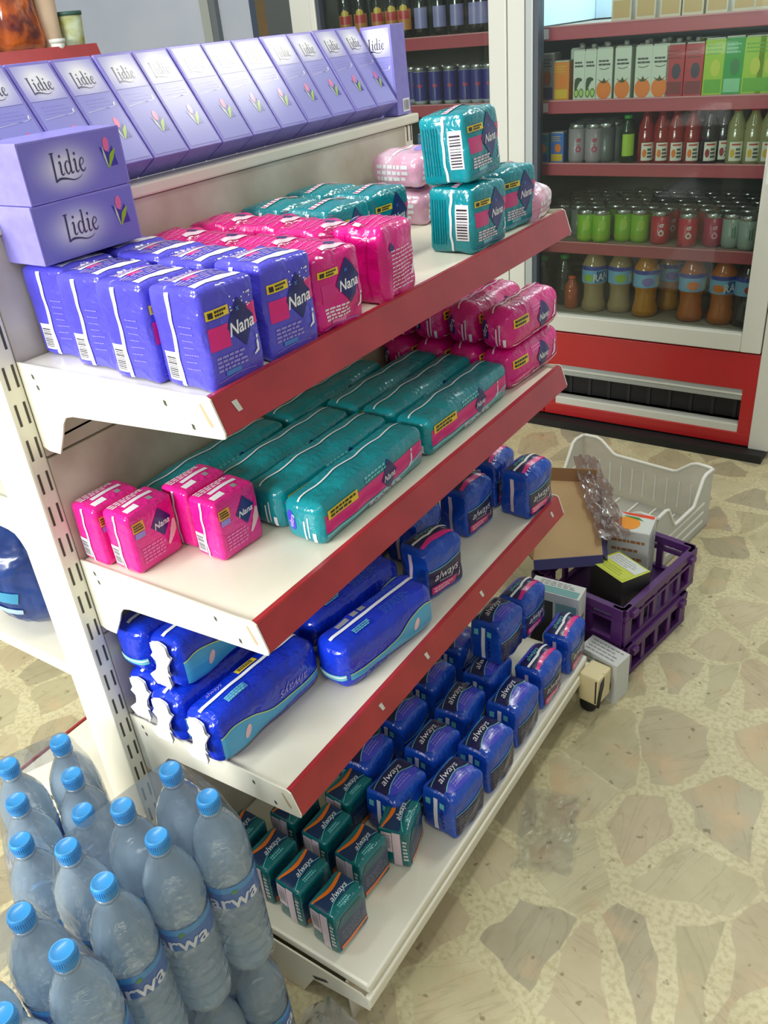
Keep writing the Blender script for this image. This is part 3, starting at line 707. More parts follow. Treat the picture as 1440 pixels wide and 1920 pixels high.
sh = level(1.20, -1, -.083)
# base decks
def base(side, xo, rail):
    b = empty('base', (xo, 0, 0)); b.parent = shelf_root
    X = lambda a, c: sorted((side * a, side * c))
    def bx(a, c, m, bev=.002):
        x = X(a[0], c[0]); return MB().box((x[0], a[1], a[2]), (x[1], c[1], c[2]), m, bev)
    obj('base_deck', bx((.001, .004, .112), (.420, LEN - .004, BZ - .001), CREAM, .006).mesh('base_deck'), b)
    e = bx((.412, -.002, .082), (.424, LEN + .002, .108), CREAM, .004); obj('front_edge', e.mesh('front_edge'), b)
    obj('kick_plate', bx((.370, .003, 0), (.376, LEN - .003, .11), CREAMD).mesh('kick_plate'), b)
    for y in (0., LEN):
        mb = MB().prism([(side * .002, .002), (side * .002, .109), (side * .405, .109), (side * .418, .100), (side * .420, .075), (side * .30, .060), (side * .27, .002)], y - .0015, y + .0015, CREAM, axis=1)
        mb.prism([(side * .30, .072), (side * .33, .084), (side * .335, .080), (side * .305, .066)], y - .0022, y - .0014, SLOT, axis=1)
        obj('base_side', mb.mesh('base_side'), b)
    if rail: obj('price_rail', bx((.421, .002, .09), (.426, LEN, .134), REDR).mesh('price_rail'), b, 'red price rail')
base(1, 0, False); base(-1, -.083, True)

# ---------------------------------------------------------------- tissue boxes
t0 = 'lilac tissue boxes leaning in a row on top'
ordn = ['first', 'second', 'third', 'fourth', 'fifth', 'sixth', 'seventh', 'eighth', 'ninth', 'tenth', 'eleventh', 'twelfth']
for i in range(12):
    a = rad(32 + (i * 37 % 5) * .25)
    lab = 'lilac tissue box leaning back in the top row, %s from the left' % ordn[i]
    if i == 11: lab = 'lilac tissue box leaning back, last of the top row before the upright one'
    xr = -.040; zr = 1.3033                                            # its rear bottom edge rests on the ledge
    thing('tissue_box', lab, 'tissue box', T['tissue_up'], (xr + .025 * cos(a), .083 + .0693 * i + .0335, zr + .025 * sin(a)), (0, -a, 0), t0)
thing('tissue_box', 'lilac tissue box standing upright at the far right end of the top row', 'tissue box', T['tissue_up'], (-.040, .947, 1.3033), (rad(2), 0, rad(-88)), t0)
thing('tissue_box', 'lower of two lilac tissue boxes lying on the purple packs', 'tissue box', T['tissue_flat'], (.036, .104, 1.2535), (0, 0, rad(-1)), 'tissue boxes stacked on the purple packs')
thing('tissue_box', 'upper of two lilac tissue boxes, topmost on the stack at the left', 'tissue box', T['tissue_flat'], (.0355, .106, 1.3200), (0, 0, rad(.5)), 'tissue boxes stacked on the purple packs')

# ---------------------------------------------------------------- packs on the top shelf
z = SZ[0] - .002
for i, (x, y) in enumerate(((.082, .040), (.163, .028), (.244, .018), (.326, .022))):
    pack('purple', x, y, z, 'purple pad pack at the near end, %s' % ('rearmost, under the lying tissue boxes', 'second from the back panel', 'second from the price rail', 'foremost at the price rail corner')[i], yaw=(2, 1, -1, -3)[i])
for i, (x, y) in enumerate(((.082, .130), (.163, .120), (.245, .112), (.327, .122))):
    pack('purple', x, y, z, 'purple pad pack in the second purple column, %s' % ('rearmost behind the others', 'third back from the price rail', 'second back from the price rail', 'foremost, beside the magenta pack')[i], yaw=(-1, 1, 0, -5)[i], rx=(0, 0, 1, 0)[i])
for i, (x, y) in enumerate(((.083, .222), (.165, .215), (.248, .218), (.329, .212))):
    pack('pink', x, y, z, 'magenta pad pack next to the purple packs, %s' % ('rearmost at the back panel', 'third back from rail', 'second back from rail', 'foremost, diamond facing out')[i], yaw=(3, -2, 1, -5)[i])
for i, (x, y) in enumerate(((.087, .320), (.171, .325))):
    pack('pink', x, y, z, 'magenta pad pack in the second magenta column, %s' % ('against the back panel', 'in the middle of the shelf depth')[i], yaw=(-2, 3)[i])
pack('pink', .255, .314, z, 'magenta pad pack right behind the gap between the two front magenta packs', yaw=-4)
pack('pink', .328, .345, z, 'magenta pad pack turned round at the rail with its back print of small lines showing', yaw=183, group=GROUP['pink'])
for i, (x, y) in enumerate(((.090, .430), (.180, .436), (.085, .545), (.178, .552))):
    pack('teal', x, y, z, 'teal pad pack behind the magenta packs, %s' % ('nearer one of the row by the back panel', 'nearer one of the middle row', 'farther one of the row by the back panel', 'farther one of the middle row')[i], yaw=(1, -2, 2, 0)[i])
pack('teal', .322, .618, z, 'lower teal pad pack of the front two-high stack with barcode', yaw=-4)
pack('teal', .314, .622, z + .1045, 'upper teal pad pack tilted on the front two-high stack', yaw=-1, rx=1.5, ry=-4)
pack('teal', .305, .762, z, 'teal pad pack at the rail just beyond the two-high stack', yaw=-8)
D, W, H = .11, .10, .05
k = Pack(D, W, H, .014, (.004, .004, .010), .004, 36, 20, PALE); k.art('T', stroke([(-.04, .01), (0, .0), (.04, .02)], .008), WHITE); k.art('T', ell(0, -.02, .012, .008, 12), LAV); k.art('F', dashes(-.04, -.015, .04, .015, 3, 4), WHITE); k.art('N', dashes(-.04, -.015, .04, .015, 3, 8), WHITE)
pouch = k.tmpl()
thing('pad_pouch', 'crumpled pale pink pouch at the far end of the top shelf by the rail', 'pad pack', pouch, (.255, .885, z), (0, rad(5), rad(10)), 'pale pink pouches on the top shelf')
thing('pad_pouch', 'crumpled pale pink pouch at the far back of the top shelf', 'pad pack', pouch, (.07, .83, z), (0, 0, rad(4)), 'pale pink pouches on the top shelf')
thing('pad_pouch', 'pale pink pouch lying on the rear pouch at the back panel', 'pad pack', pouch, (.072, .835, z + .066), (0, 0, rad(-6)), 'pale pink pouches on the top shelf')

# ---------------------------------------------------------------- second shelf
z = SZ[1] - .002
pack('small', .058, .006, z, 'small hot pink pad pack at the near left corner of the second shelf, rear one', yaw=-2); pack('small', .116, .012, z, 'small hot pink pad pack at the near left corner of the second shelf, front one', yaw=-1)
pack('small', .140, .098, z, 'small hot pink pad pack beside the teal long packs, rear one of the right pair', yaw=-1); pack('small', .202, .090, z, 'small hot pink pad pack beside the teal long packs, front one of the right pair', yaw=-2)
L1 = ['against the back panel', 'second from the back panel', 'second from the front rail', 'at the front rail above the shelf scrape']
for i, (x, y) in enumerate(((.074, .105), (.151, .186), (.225, .190), (.302, .178))):
    pack('teal_long', x, y, z, 'long teal pad pack in the nearer set, %s' % L1[i], yaw=(0, .4, 0, 1.5)[i])
L1[3] = 'at the front rail touching the pink packs'
for i, (x, y) in enumerate(((.074, .402), (.151, .482), (.224, .486), (.300, .477))):
    pack('teal_long', x, y, z, 'long teal pad pack in the farther set, %s' % L1[i], yaw=(0, -.5, .4, 0)[i])
for i, (x, y) in enumerate(((.078, .772), (.154, .776), (.230, .780), (.308, .774))):
    for l in (0, 1):
        pack('pink_long', x, y, z + l * .0785, 'long pink pad pack at the far shelf end, %s layer, %s' % (('lower', 'upper')[l], ('by the back panel', 'second from the back panel', 'second from the rail', 'at the rail')[i]), yaw=(1, 0, -1, -3)[i] + l)

# ---------------------------------------------------------------- third shelf
z = SZ[2] - .002
zt = z + .0055
pack('blue_torn', .080, .006, zt, 'long blue pad pack at the near back of the third shelf, torn end, under another', yaw=-1)
pack('blue_torn', .135, .000, z, 'long blue torn-ended pad pack in the middle of the third shelf, lower layer', yaw=-1) if False else None
pack('blue_torn', .150, -.012, zt, 'long blue pad pack lying under the stacked one, behind the front torn pack', yaw=-2)
pack('blue_long', .076, .010, zt + .091, 'long blue pad pack on the upper layer, whole end with green band', yaw=-1)
pack('blue_torn', .152, .012, zt + .091, 'long blue pad pack with a torn white end on the upper layer', yaw=-3)
pack('blue_torn', .230, -.016, zt, 'long blue torn pad pack foremost at the near end of the third shelf', yaw=-3)
pack('blue_long', .305, .208, z, 'long blue pad pack in front at the rail, seam strip on top', yaw=-7)
pack('blue_long', .215, .245, z, 'long blue pad pack right behind the front one near the middle of the third shelf', yaw=-6)
pack('always_mag', .290, .484, z, 'blue pad pack beyond the long blue packs, nearest the rail on the third shelf', yaw=-13)
pack('always_mag', .205, .560, z, 'blue pad pack in the second row of the third shelf, tucked behind the middle one', yaw=-4)
pack('always_mag', .245, .700, z, 'blue pad pack between the middle one and the far ones, third shelf', yaw=-6)
pack('always_mag', .325, .818, z, 'blue pad pack at the far end of the third shelf by the rail', yaw=-6)
pack('always_mag', .235, .830, z, 'blue pad pack at the far end of the third shelf, behind the rail pack', yaw=2)
pack('always_mag', .12, .50, z, 'blue pad pack in shade at the middle back of the third shelf', yaw=0); pack('always_mag', .13, .68, z, 'blue pad pack in shade towards the far back of the third shelf', yaw=3)

# ---------------------------------------------------------------- base deck
z = BZ - .001
pos = ['nearest', 'second', 'third', 'fourth', 'farthest']
for i, (x, y) in enumerate(((.412, .318), (.416, .442), (.410, .575))):
    pack('always', x, y, z, 'navy-topped blue pad pack in the front row of the bottom shelf, %s of five' % pos[i], yaw=(-6, -3, -2)[i])
for i, (x, y) in enumerate(((.408, .705), (.412, .835))):
    pack('always_mag', x, y, z, 'magenta-striped blue pad pack in the bottom shelf front row, %s of five' % pos[3 + i], yaw=(-2, 2)[i])
for i, (x, y) in enumerate(((.322, .262), (.328, .385), (.322, .508), (.322, .63))):
    pack('always', x, y, z, 'navy-topped blue pad pack in the second row of the bottom shelf, %s one' % pos[i], yaw=(-5, -3, 2, 0)[i])
pack('always', .325, .675, z + .114, 'blue pad pack stacked high on the bottom shelf, pale strip on its end', yaw=-4)
pack('always_mag', .325, .795, z + .10, 'blue pad pack with magenta stripe stacked high at the far end of the bottom shelf', yaw=-4)
pack('always_mag', .325, .76, z, 'blue pad pack under the stacked ones at the far end of the bottom shelf', yaw=0) if False else None
for i, (x, y) in enumerate(((.225, .30), (.228, .425), (.225, .55), (.22, .68))):
    pack('always', x, y, z, 'navy-topped blue pad pack in the third row of the bottom shelf, %s one' % pos[i], yaw=(3, -2, 1, 0)[i])
gl = [(.352, .026, 'foremost at the near right corner', -4), (.273, .034, 'second from the near right corner', -4), (.196, .04, 'third from the near right corner', -3), (.12, .045, 'nearest the back panel in the near row', 0),
      (.330, .128, 'in the second row at the front', -4), (.25, .135, 'in the second row, one back from the front', -2), (.17, .14, 'in the second row, two back from the front', 0),
      (.235, .225, 'in the third row next to the blue packs', -4)]
for x, y, l, a in gl: pack('green', x, y, z, 'green pad pack with orange stripe, %s' % l, yaw=a)
pack('green', .356, .216, z, 'green pad pack standing alone and turned in front of the blue packs', yaw=14)
# ---------------------------------------------------------------- water bottles
PET = clear('clear bottle plastic', (248, 251, 253), 1.5, .52, (206, 234, 255), .04, bump=(60, .25))
CAPM = mat('blue cap', (48, 148, 214), .35, coat=.2); LABB = mat('blue label', (64, 112, 186), .35, coat=.3); LABT = mat('label light band', (70, 150, 210), .35, coat=.3); LEAFG = mat('label leaf', (90, 150, 80), .4); LABW = mat('label white', (224, 230, 240), .4)
def bottle():
    p = [(.008, .010), (.026, .004), (.034, .0), (.0375, .006), (.0385, .018)]
    for i in range(5): z = .024 + i * .023; p += [(.0388, z), (.0368, z + .008), (.0366, z + .012), (.0388, z + .020)]
    p += [(.0375, .142), (.0372, .146), (.0372, .190), (.0375, .194), (.0390, .202), (.0372, .210), (.0388, .220), (.0378, .236), (.0345, .254), (.0275, .270), (.0190, .284), (.0130, .293), (.0124, .297), (.0146, .2985), (.0146, .301), (.0118, .303)]
    p = [(r * .957 if r > .02 else r, z) for r, z in p]
    b = MB().lathe(p, PET, 28)
    cp = MB(); cp.lathe([(.0132, .302), (.0138, .304), (.0138, .308), (.0142, .309), (.0142, .319), (.0134, .3222), (.0122, .3228), (.0114, .3220), (.0001, .3222)], CAPM, 36)
    for k in range(36): a = 2 * pi * k / 36; cp.box((-.0006, -.0008, .310), (.0006, .0008, .318), CAPM, 0, Matrix.Translation((.0143 * cos(a), .0143 * sin(a), 0)) @ Matrix.Rotation(a, 4, 'Z'))
    lb = MB(); lb.keep = True
    def cyl(P, m, off, a0=0., zc=.168):
        V, Fs = refine(P, .006); R = .0365 + off
        lb.add([(R * cos(a0 + u / R), R * sin(a0 + u / R), zc + v) for u, v in V], [f if _ccw(V, f) else tuple(reversed(f)) for f in Fs], m, True)
    a0 = rad(-45)
    w = pi * .0364
    cyl(rect(-w, -.021, w, .021), LABB, 0); cyl(rect(-w, .010, w, .021), LABT, .0003)
    cyl(shift(scl(text2d('arwa', 1, 0, .015), .026), .004, -.007), LABW, .0006, a0); cyl(ell(.006, .010, .005, .0035, 10, rot=.6), LEAFG, .0006, a0)
    cyl(shift(scl(text2d('arwa', 1, 0, .015), .026), .004, -.007), LABW, .0006, a0 + pi)
    return [('body', b.mesh('body'), 'clear plastic body'), ('cap', cp.mesh('cap'), 'blue screw cap'), ('paper_label', lb.mesh('paper_label'), 'blue wrap label')]
T['bottle'] = bottle()
PK = {'right': [(.241, -.112), (.318, -.121), (.305, -.196), (.231, -.186), (.297, -.272), (.219, -.262)],
      'left': [(-.004, -.121), (.067, -.155), (.134, -.190), (-.034, -.190), (.036, -.225), (.100, -.264)],
      'front': [(.245, -.347), (.325, -.351), (.327, -.428), (.247, -.425)]}
WHERE = {'right': ['by the shelf upright', 'nearest the green packs', 'middle of outer row', 'middle of inner row', 'near end of outer row', 'near end of inner row'],
         'left': ['rearmost of the right row', 'middle of the right row', 'foremost of the right row', 'rearmost of the left row', 'middle of the left row', 'foremost of the left row'],
         'front': ['back left', 'back right', 'front right', 'front left']}
rr = random.Random(3)
bx_ = empty('cardboard_box', (.05, -.193, 0), (0, 0, rad(-26))); tag(bx_, 'brown cardboard box on the floor under the left water pack', 'cardboard box')
obj('box', MB().box((-.13, -.092, 0), (.13, .092, .2635), mat('kraft board', (188, 140, 84), .8, var=(6, (176, 128, 74))), .002).mesh('box'), bx_); obj('tape', MB().box((-.1306, -.02, .15), (.1306, .02, .2639), mat('tape', (206, 168, 104), .3)).mesh('tape'), bx_)
FILM = clear('shrink film', (255, 255, 255), .5, .015, (230, 238, 246), .10, bump=(30, .3), ior=1.25)
def hull(pts, name, label, group):
    bm = bmesh.new()
    for x, y, z0 in pts:
        for r, z in ((.0370, .0015), (.0376, .02), (.0376, .225), (.033, .262), (.0155, .308), (.0148, .3235)):
            for k in range(18): a = 2 * pi * k / 18; bm.verts.new((x + r * cos(a), y + r * sin(a), z0 + z))
    h = bmesh.ops.convex_hull(bm, input=bm.verts[:])
    bmesh.ops.delete(bm, geom=[v for v in bm.verts if not v.link_faces], context='VERTS')
    for f in bm.faces: f.smooth = False
    me = bpy.data.meshes.new(name); bm.to_mesh(me); bm.free(); me.materials.append(FILM)
    return tag(obj(name, me), label, 'plastic film', group)
for pk, pts in PK.items():
    for l in ((1,) if pk == 'left' else (1, 0)):
        zb = .2645 if pk == 'left' else .326 * l
        for i, (x, y) in enumerate(pts):
            lab = 'water bottle with blue cap, %s of the %s pack' % (WHERE[pk][i], pk) if l else 'water bottle in the lower layer under the %s pack, %s' % (pk, WHERE[pk][i])
            thing('water_bottle', lab, 'water bottle', T['bottle'], (x, y, zb), (0, 0, rr.uniform(-.5, .5) + (.3 if pk != 'right' else 0)), 'bottled water in six-packs')
        hull([(x, y, zb) for x, y in pts], 'shrink_film', 'clear shrink film around the %s water pack, %s layer' % (pk, ('lower', 'upper')[l]), 'shrink films of the water packs')
def crumple(w, h, n, amp, seed, M_, lo=.002, th=.0006):
    r = random.Random(seed); V = []
    for i in range(n):
        for j in range(n):
            p = Vector((w * (i / (n - 1) - .5), h * (j / (n - 1) - .5), 0)); q = Vector((p.x * 22, p.y * 22, seed))
            V.append((p.x + .012 * noise.noise(q * 1.3), p.y + .012 * noise.noise(q * 1.1 + Vector((5, 5, 5))), lo + amp * abs(noise.noise(q)) + amp * .5 * abs(noise.noise(q * 2.3))))
    Fs = [(i * n + j, i * n + j + 1, (i + 1) * n + j + 1, (i + 1) * n + j) for i in range(n - 1) for j in range(n - 1)]
    V += [(x, y, z + th) for x, y, z in V]; Fs += [tuple(n * n + k for k in f) for f in list(Fs)]
    return MB().add(V, Fs, M_)
FILM2 = clear('loose film', (250, 251, 252), .3, .05, (236, 236, 232), .2, bump=(25, .2), ior=1.3)
def sheet(label, loc, rot, w, h, amp, seed, m=FILM2):
    me = crumple(w, h, 26, amp, seed, m).mesh('plastic_film'); o = obj('plastic_film', me); o.location = loc; o.rotation_euler = rot
    return tag(o, label, 'plastic film', 'loose clear film')
sheet('crumpled clear film on the floor below the front edge of the bottom shelf', (.50, .52, 0), (0, 0, .3), .11, .20, .012, 3)
sheet('crumpled clear film on the floor at the near corner of the bottom shelf', (.43, -.105, .0), (0, 0, .2), .22, .22, .055, 5, clear('milky loose film', (250, 251, 252), .5, .26, (226, 226, 222), .15, bump=(25, .3), ior=1.35))

# ---------------------------------------------------------------- drinks fridge
FW = mat('white fridge frame', (208, 210, 200), .4, coat=.2); FRED = mat('red kick panel', (178, 26, 32), .35, coat=.3); FG = mat('grey aluminium', (168, 176, 174), .4, .2); FDK = mat('liner painted shaded', (74, 82, 80), .5); FBLK = mat('black grille', (20, 20, 22), .6)  # liner colour darkened to carry the shade between the shelves
FRR = mat('fridge price rail', (176, 70, 84), .35, coat=.3); GASK = mat('gasket', (66, 74, 84), .5); LINW = mat('liner painted lit', (206, 226, 244), .5); FSH = mat('fridge shelf', (150, 140, 124), .5)  # upper liner is a paler copy, with the lamplight put into its colour
GLASS = clear('door glass', (236, 242, 238), .4, .035, (150, 160, 160), .02, ior=1.5)
fr = empty('drinks_fridge', (-.44, 2.72, 0)); tag(fr, 'white two-door drinks fridge with glass doors and red base panel', 'fridge')
def fpart(name, mb, label=None, parent=None):
    me = mb.mesh(name); o = obj(name, me, parent or fr, label)
    if not parent: o.location = (.44, -2.72, 0)
    return o
X0, X1, Y0, Y1 = -1.395, .52, 2.40, 3.05
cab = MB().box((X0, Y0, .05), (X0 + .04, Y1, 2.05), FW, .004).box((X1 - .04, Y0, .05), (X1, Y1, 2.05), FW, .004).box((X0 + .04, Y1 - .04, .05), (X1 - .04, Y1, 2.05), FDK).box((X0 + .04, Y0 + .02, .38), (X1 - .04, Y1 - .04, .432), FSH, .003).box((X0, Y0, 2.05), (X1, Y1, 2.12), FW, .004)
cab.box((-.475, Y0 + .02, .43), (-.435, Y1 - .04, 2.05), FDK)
fpart('cabinet', cab, 'white cabinet with inside painted dark as if shaded')
fpart('upper_liner', MB().box((X0 + .05, Y1 - .05, 1.395), (-.48, Y1 - .043, 2.04), FDK).box((-.43, Y1 - .05, 1.395), (X1 - .05, Y1 - .043, 2.04), LINW).box((-.4348, Y0 + .06, 1.395), (-.4315, Y1 - .05, 2.04), LINW), 'liner painted pale as if lit, above the top shelf')
def door(x0, x1, name):
    d = empty('door', (.44, -2.72, 0)); d.parent = fr
    st = .066
    m = MB().box((x0, 2.345, .385), (x0 + .028, 2.395, 2.04), FG, .004) if x0 > -1 else MB().box((x0, 2.345, .385), (x0 + .028, 2.395, 2.04), FW, .004)
    m.box((x0 + .030, 2.35, .385), (x0 + .045, 2.395, 2.04), GASK)
    m.box((x1 - st, 2.345, .385), (x1, 2.395, 2.04), FW, .004).box((x0 + .02, 2.347, .385), (x1 - st, 2.395, .447), FW, .004).box((x0 + .02, 2.347, 1.98), (x1 - st, 2.395, 2.04), FW, .004)
    obj('frame', m.mesh('frame'), d, 'white aluminium door frame')
    obj('glass_pane', MB().box((x0 + .044, 2.372, .446), (x1 - st + .001, 2.376, 1.981), GLASS).mesh('glass_pane'), d)
    if x0 < -1: return d
    h = MB().box((x1 - .05, 2.298, .93), (x1 - .012, 2.346, 1.30), mat('handle white', (214, 222, 214), .35, coat=.3), .008)
    obj('handle', h.mesh('handle'), d, 'white door handle')
    return d
door(-.415, .449, 'r'); door(-1.30, -.484, 'l')
fpart('front_column', MB().box((-.482, 2.35, .385), (-.419, 2.40, 2.05), FW, .004)); fpart('front_column', MB().box((.452, 2.35, .03), (.52, 2.40, 2.05), FW, .004)); fpart('front_column', MB().box((X0, 2.35, .03), (-1.303, 2.40, 2.05), FW, .004))
def kick(x0, x1):
    k = MB().box((x0, 2.355, .247), (x1, 2.40, .378), FRED, .003).box((x0, 2.355, .036), (x1, 2.40, .082), FRED, .003).box((x1 - .045, 2.356, .08), (x1, 2.40, .25), FRED, .002).box((x0, 2.356, .08), (x0 + .045, 2.40, .25), FRED, .002)
    fpart('kick_panel', k, 'red kick panel')
    g = MB().box((x0 + .044, 2.362, .204), (x1 - .044, 2.40, .248), FG, .004).box((x0 + .044, 2.356, .226), (x1 - .044, 2.40, .232), FW).box((x0 + .044, 2.360, .080), (x1 - .044, 2.40, .112), FW, .004)
    fpart('vent_trim', g, 'white vent trim'); v = MB().box((x0 + .046, 2.42, .112), (x1 - .046, 2.44, .206), FBLK)
    for i in range(9): xx = x0 + .08 + i * (x1 - x0 - .16) / 8; v.box((xx, 2.415, .112), (xx + .012, 2.421, .206), mat('grille bar', (34, 34, 38), .5))
    fpart('vent_grille', v, 'black vent grille')
kick(-.335, .452); kick(-1.30, -.337)
fpart('under_shadow_slab', MB().box((X0 + .01, 2.305, .0004), (X1 - .01, 3.0, .030), FBLK), 'black slab standing in for the shadow under the fridge')  # added black slab paints the dark shadow below the fridge
for x in (X0 + .1, X1 - .08, -.44):
    for y in (2.46, 2.98): fpart('caster', MB().lathe([(.001, -.012), (.026, -.012), (.028, -.008), (.028, .008), (.026, .012), (.001, .012)], FBLK, 18, Matrix.Translation((x, y, .0285)) @ Matrix.Rotation(pi / 2, 4, 'X')), 'black caster')
FZ = [1.392, 1.168, .966, .694]
for n, (a, b_) in enumerate(((-.432, .478), (-1.352, -.478))):
    for z in FZ:
        sh = empty('shelf', (.44, -2.72, 0)); sh.parent = fr
        obj('shelf_plate', MB().box((a, 2.452, z - .018), (b_, 2.985, z - .002), FSH).mesh('shelf_plate'), sh)
        r = MB().box((a + .002, 2.440, z - .040), (b_ - .002, 2.451, z + .003), FRR, .002).box((a + .002, 2.4375, z - .001), (b_ - .002, 2.441, z + .003), mat('rail lip', (206, 140, 146), .35))
        obj('price_rail', r.mesh('price_rail'), sh, 'red price rail')
        if not n:
            s_ = MB().box((a + .006, 2.4365, z - .034), (a + .06, 2.4398, z - .004), mat('ticket', (226, 206, 210), .3)).mesh('price_ticket') if z > 1 else None
            if s_: obj('price_ticket', s_, sh)

# ---- drinks: templates
ALU = mat('can silver', (200, 204, 206), .25, .9)
def wrap(mb, P, m, R, zc, a0, off=.0005, L=.008):
    V, Fs = refine(P, L); R += off
    mb.add([(R * cos(a0 + u / R), R * sin(a0 + u / R), zc + v) for u, v in V], [f if _ccw(V, f) else tuple(reversed(f)) for f in Fs], m, True)
A0 = rad(-66)
DM = {}
def dm(n, c, r=.35): return mat('drink ' + n, c, r, coat=.25)
def can(body, art=None, R=.032, H=.113, body2=None):
    mb = MB().lathe([(R * .78, 0), (R * .95, .006), (R, .012), (R, H - .016)], body, 20)
    if art: art(mb, R, H)
    tp = MB().lathe([(R, H - .016), (R * .9, H - .005), (R * .86, H), (R * .82, H), (R * .8, H - .003), (.0005, H - .003)], ALU, 20)
    return [('body', mb.mesh('body'), None), ('lid', tp.mesh('lid'), 'silver can lid')]
def art_go(col):
    def f(mb, R, H):
        mb.keep = True
        for a in (A0, A0 + pi * .9): wrap(mb, shift(scl(text2d('g', 1, 0, .02), .026), 0, H * .60), col, R, 0, a); wrap(mb, shift(scl(text2d('o', 1, 0, .02), .028), 0, H * .40), col, R, 0, a)
    return f
def art_up(col):
    def f(mb, R, H):
        mb.keep = True; wrap(mb, shift(dashes(-.02, -.008, .02, .008, 2, 4, .5), 0, H * .5, pi / 2), col, R, 0, A0)
    return f
def art_lime(mb, R, H):
    mb.keep = True; wrap(mb, ell(0, H * .55, .013, .02, 14), dm('pale green', (170, 206, 80)), R, 0, A0); wrap(mb, rect(-.09, .014, .09, .03), dm('lime band', (140, 180, 40)), R, 0, A0)
def art_energy(mb, R, H):
    mb.keep = True; w = pi * R / 2
    for q in range(4):
        a = A0 + q * pi / 2
        if q % 2: wrap(mb, rect(-w, .014, w, H * .46), dm('deep blue', (36, 34, 128)), R, 0, a)
        else: wrap(mb, rect(-w, H * .46, w, H - .018), dm('deep blue', (36, 34, 128)), R, 0, a)
    wrap(mb, ell(0, H * .5, .010, .007, 10), dm('red mark', (190, 40, 50)), R, 0, A0)
T['can_lime'] = can(dm('lime', (128, 184, 30)), art_lime); T['can_red'] = can(dm('can red', (190, 26, 52)), art_go(dm('white', (226, 220, 220)))); T['can_mag'] = can(dm('can crimson', (168, 22, 74)), art_go(dm('pale pink', (226, 160, 180))))
T['can_green'] = can(dm('can silver green', (150, 166, 156)), art_up(dm('can green', (50, 120, 70)))); T['can_dark'] = can(dm('can dark', (70, 60, 62)))
T['can_plain'] = can(dm('can back', (110, 116, 112))); T['can_go'] = can(dm('can grey', (150, 142, 146)), art_go(dm('rose', (180, 60, 90))), .031, .128); T['can_tall'] = can(dm('can slate', (96, 98, 96)), None, .030, .128); T['can_energy'] = can(dm('can grey silver', (176, 178, 186)), art_energy, .026, .130)
def carton(W, H, D, base, art, slant=True):
    mb = MB(); mb.box((-W / 2, -D / 2, 0), (W / 2, D / 2, H), base, .0015)
    pr_ = MB(); pr_.keep = True
    def put(P, m, o=.0004): pr_.add([(u, -D / 2 - o, v) for u, v in P[0]], [f if _ccw(P[0], f) else tuple(reversed(f)) for f in P[1]], m)
    art(put, W, H)
    tp = MB().box((-W * .46, -D * .46, H), (W * .46, D * .46, H + .004), dm('carton top', (196, 196, 186)), .001)
    cp = MB().lathe([(.009, H + .004), (.009, H + .016), (.0005, H + .017)], dm('grey cap', (150, 152, 146)), 14)
    r = [('carton', mb.mesh('carton'), None), ('front_print', pr_.mesh('front_print'), None), ('top_fold', tp.mesh('top_fold'), None)]
    if slant: r.append(('cap', cp.mesh('cap'), None))
    return r
OR_ = dm('orange fruit', (226, 120, 24)); GR_ = dm('fruit green', (110, 140, 40)); DKG = dm('leaf dark', (40, 70, 30)); CW = dm('carton white', (206, 212, 198)); INKD = dm('ink', (60, 66, 60)); YL = dm('yellow', (214, 176, 40))
def fruit(col):
    def f(put, W, H):
        put(ell(0, H * .2, W * .47, H * .19, 20), col, .0004); put(poly([(-W * .4, H * .42), (-W * .1, H * .36), (0, H * .44), (W * .12, H * .36), (W * .4, H * .43), (W * .1, H * .33), (-W * .12, H * .33)]), DKG, .0008)
        put(dashes(-W * .36, H * .66, W * .36, H * .8, 2, 4, .5, .4, .6), INKD, .0008); put(stroke([(-W * .3, H * .62), (0, H * .6), (W * .3, H * .63)], .002), INKD, .0008)
    return f
def guava(put, W, H):
    for x in (-.2, .24): put(ell(W * x, H * .15, W * .22, H * .1, 16), GR_, .0004); put(ell(W * x, H * .15, W * .13, H * .06, 14), dm('guava flesh', (170, 200, 110)), .0008)
    put(stroke([(-W * .3, H * .2), (-W * .1, H * .4), (W * .3, H * .42)], [.004, .02, .004]), DKG, .0008); put(dashes(-W * .36, H * .66, W * .36, H * .8, 2, 4, .5, .4, .6), INKD, .0008)
def plain(c1, c2, seed):
    def f(put, W, H):
        put(rect(-W * .42, H * .06, W * .42, H * .3), c1, .0004); put(ell(W * .08, H * .5, W * .24, H * .15, 16), c2, .0004); put(dashes(-W * .4, H * .72, W * .4, H * .92, 3, seed, .4), c1, .0004)
    return f
T['c_orange'] = carton(.055, .152, .06, CW, fruit(OR_)); T['c_guava'] = carton(.040, .150, .06, CW, guava); T['c_or'] = carton(.056, .120, .056, dm('amber carton', (216, 130, 40)), plain(YL, OR_, 5), False)
T['c_prune'] = carton(.06, .145, .06, dm('grey carton', (120, 112, 112)), plain(dm('prune', (50, 44, 84)), dm('rust', (150, 80, 50)), 6), False)
T['c_red'] = carton(.058, .150, .06, dm('red carton', (176, 34, 48)), plain(dm('dark red', (120, 26, 34)), dm('berry', (50, 40, 60)), 7)); T['c_lime'] = carton(.061, .158, .06, dm('lime carton', (158, 196, 30)), plain(dm('lime green', (96, 170, 30)), dm('yellow lime', (196, 204, 60)), 8), False)
T['c_foil'] = carton(.058, .16, .06, dm('green foil', (60, 160, 80), .2), plain(dm('foil light', (130, 200, 150)), dm('foil dark', (40, 120, 60)), 9), False); T['c_top'] = carton(.065, .2, .06, dm('cream carton', (214, 200, 180)), plain(dm('brownish', (196, 160, 104)), YL, 10))
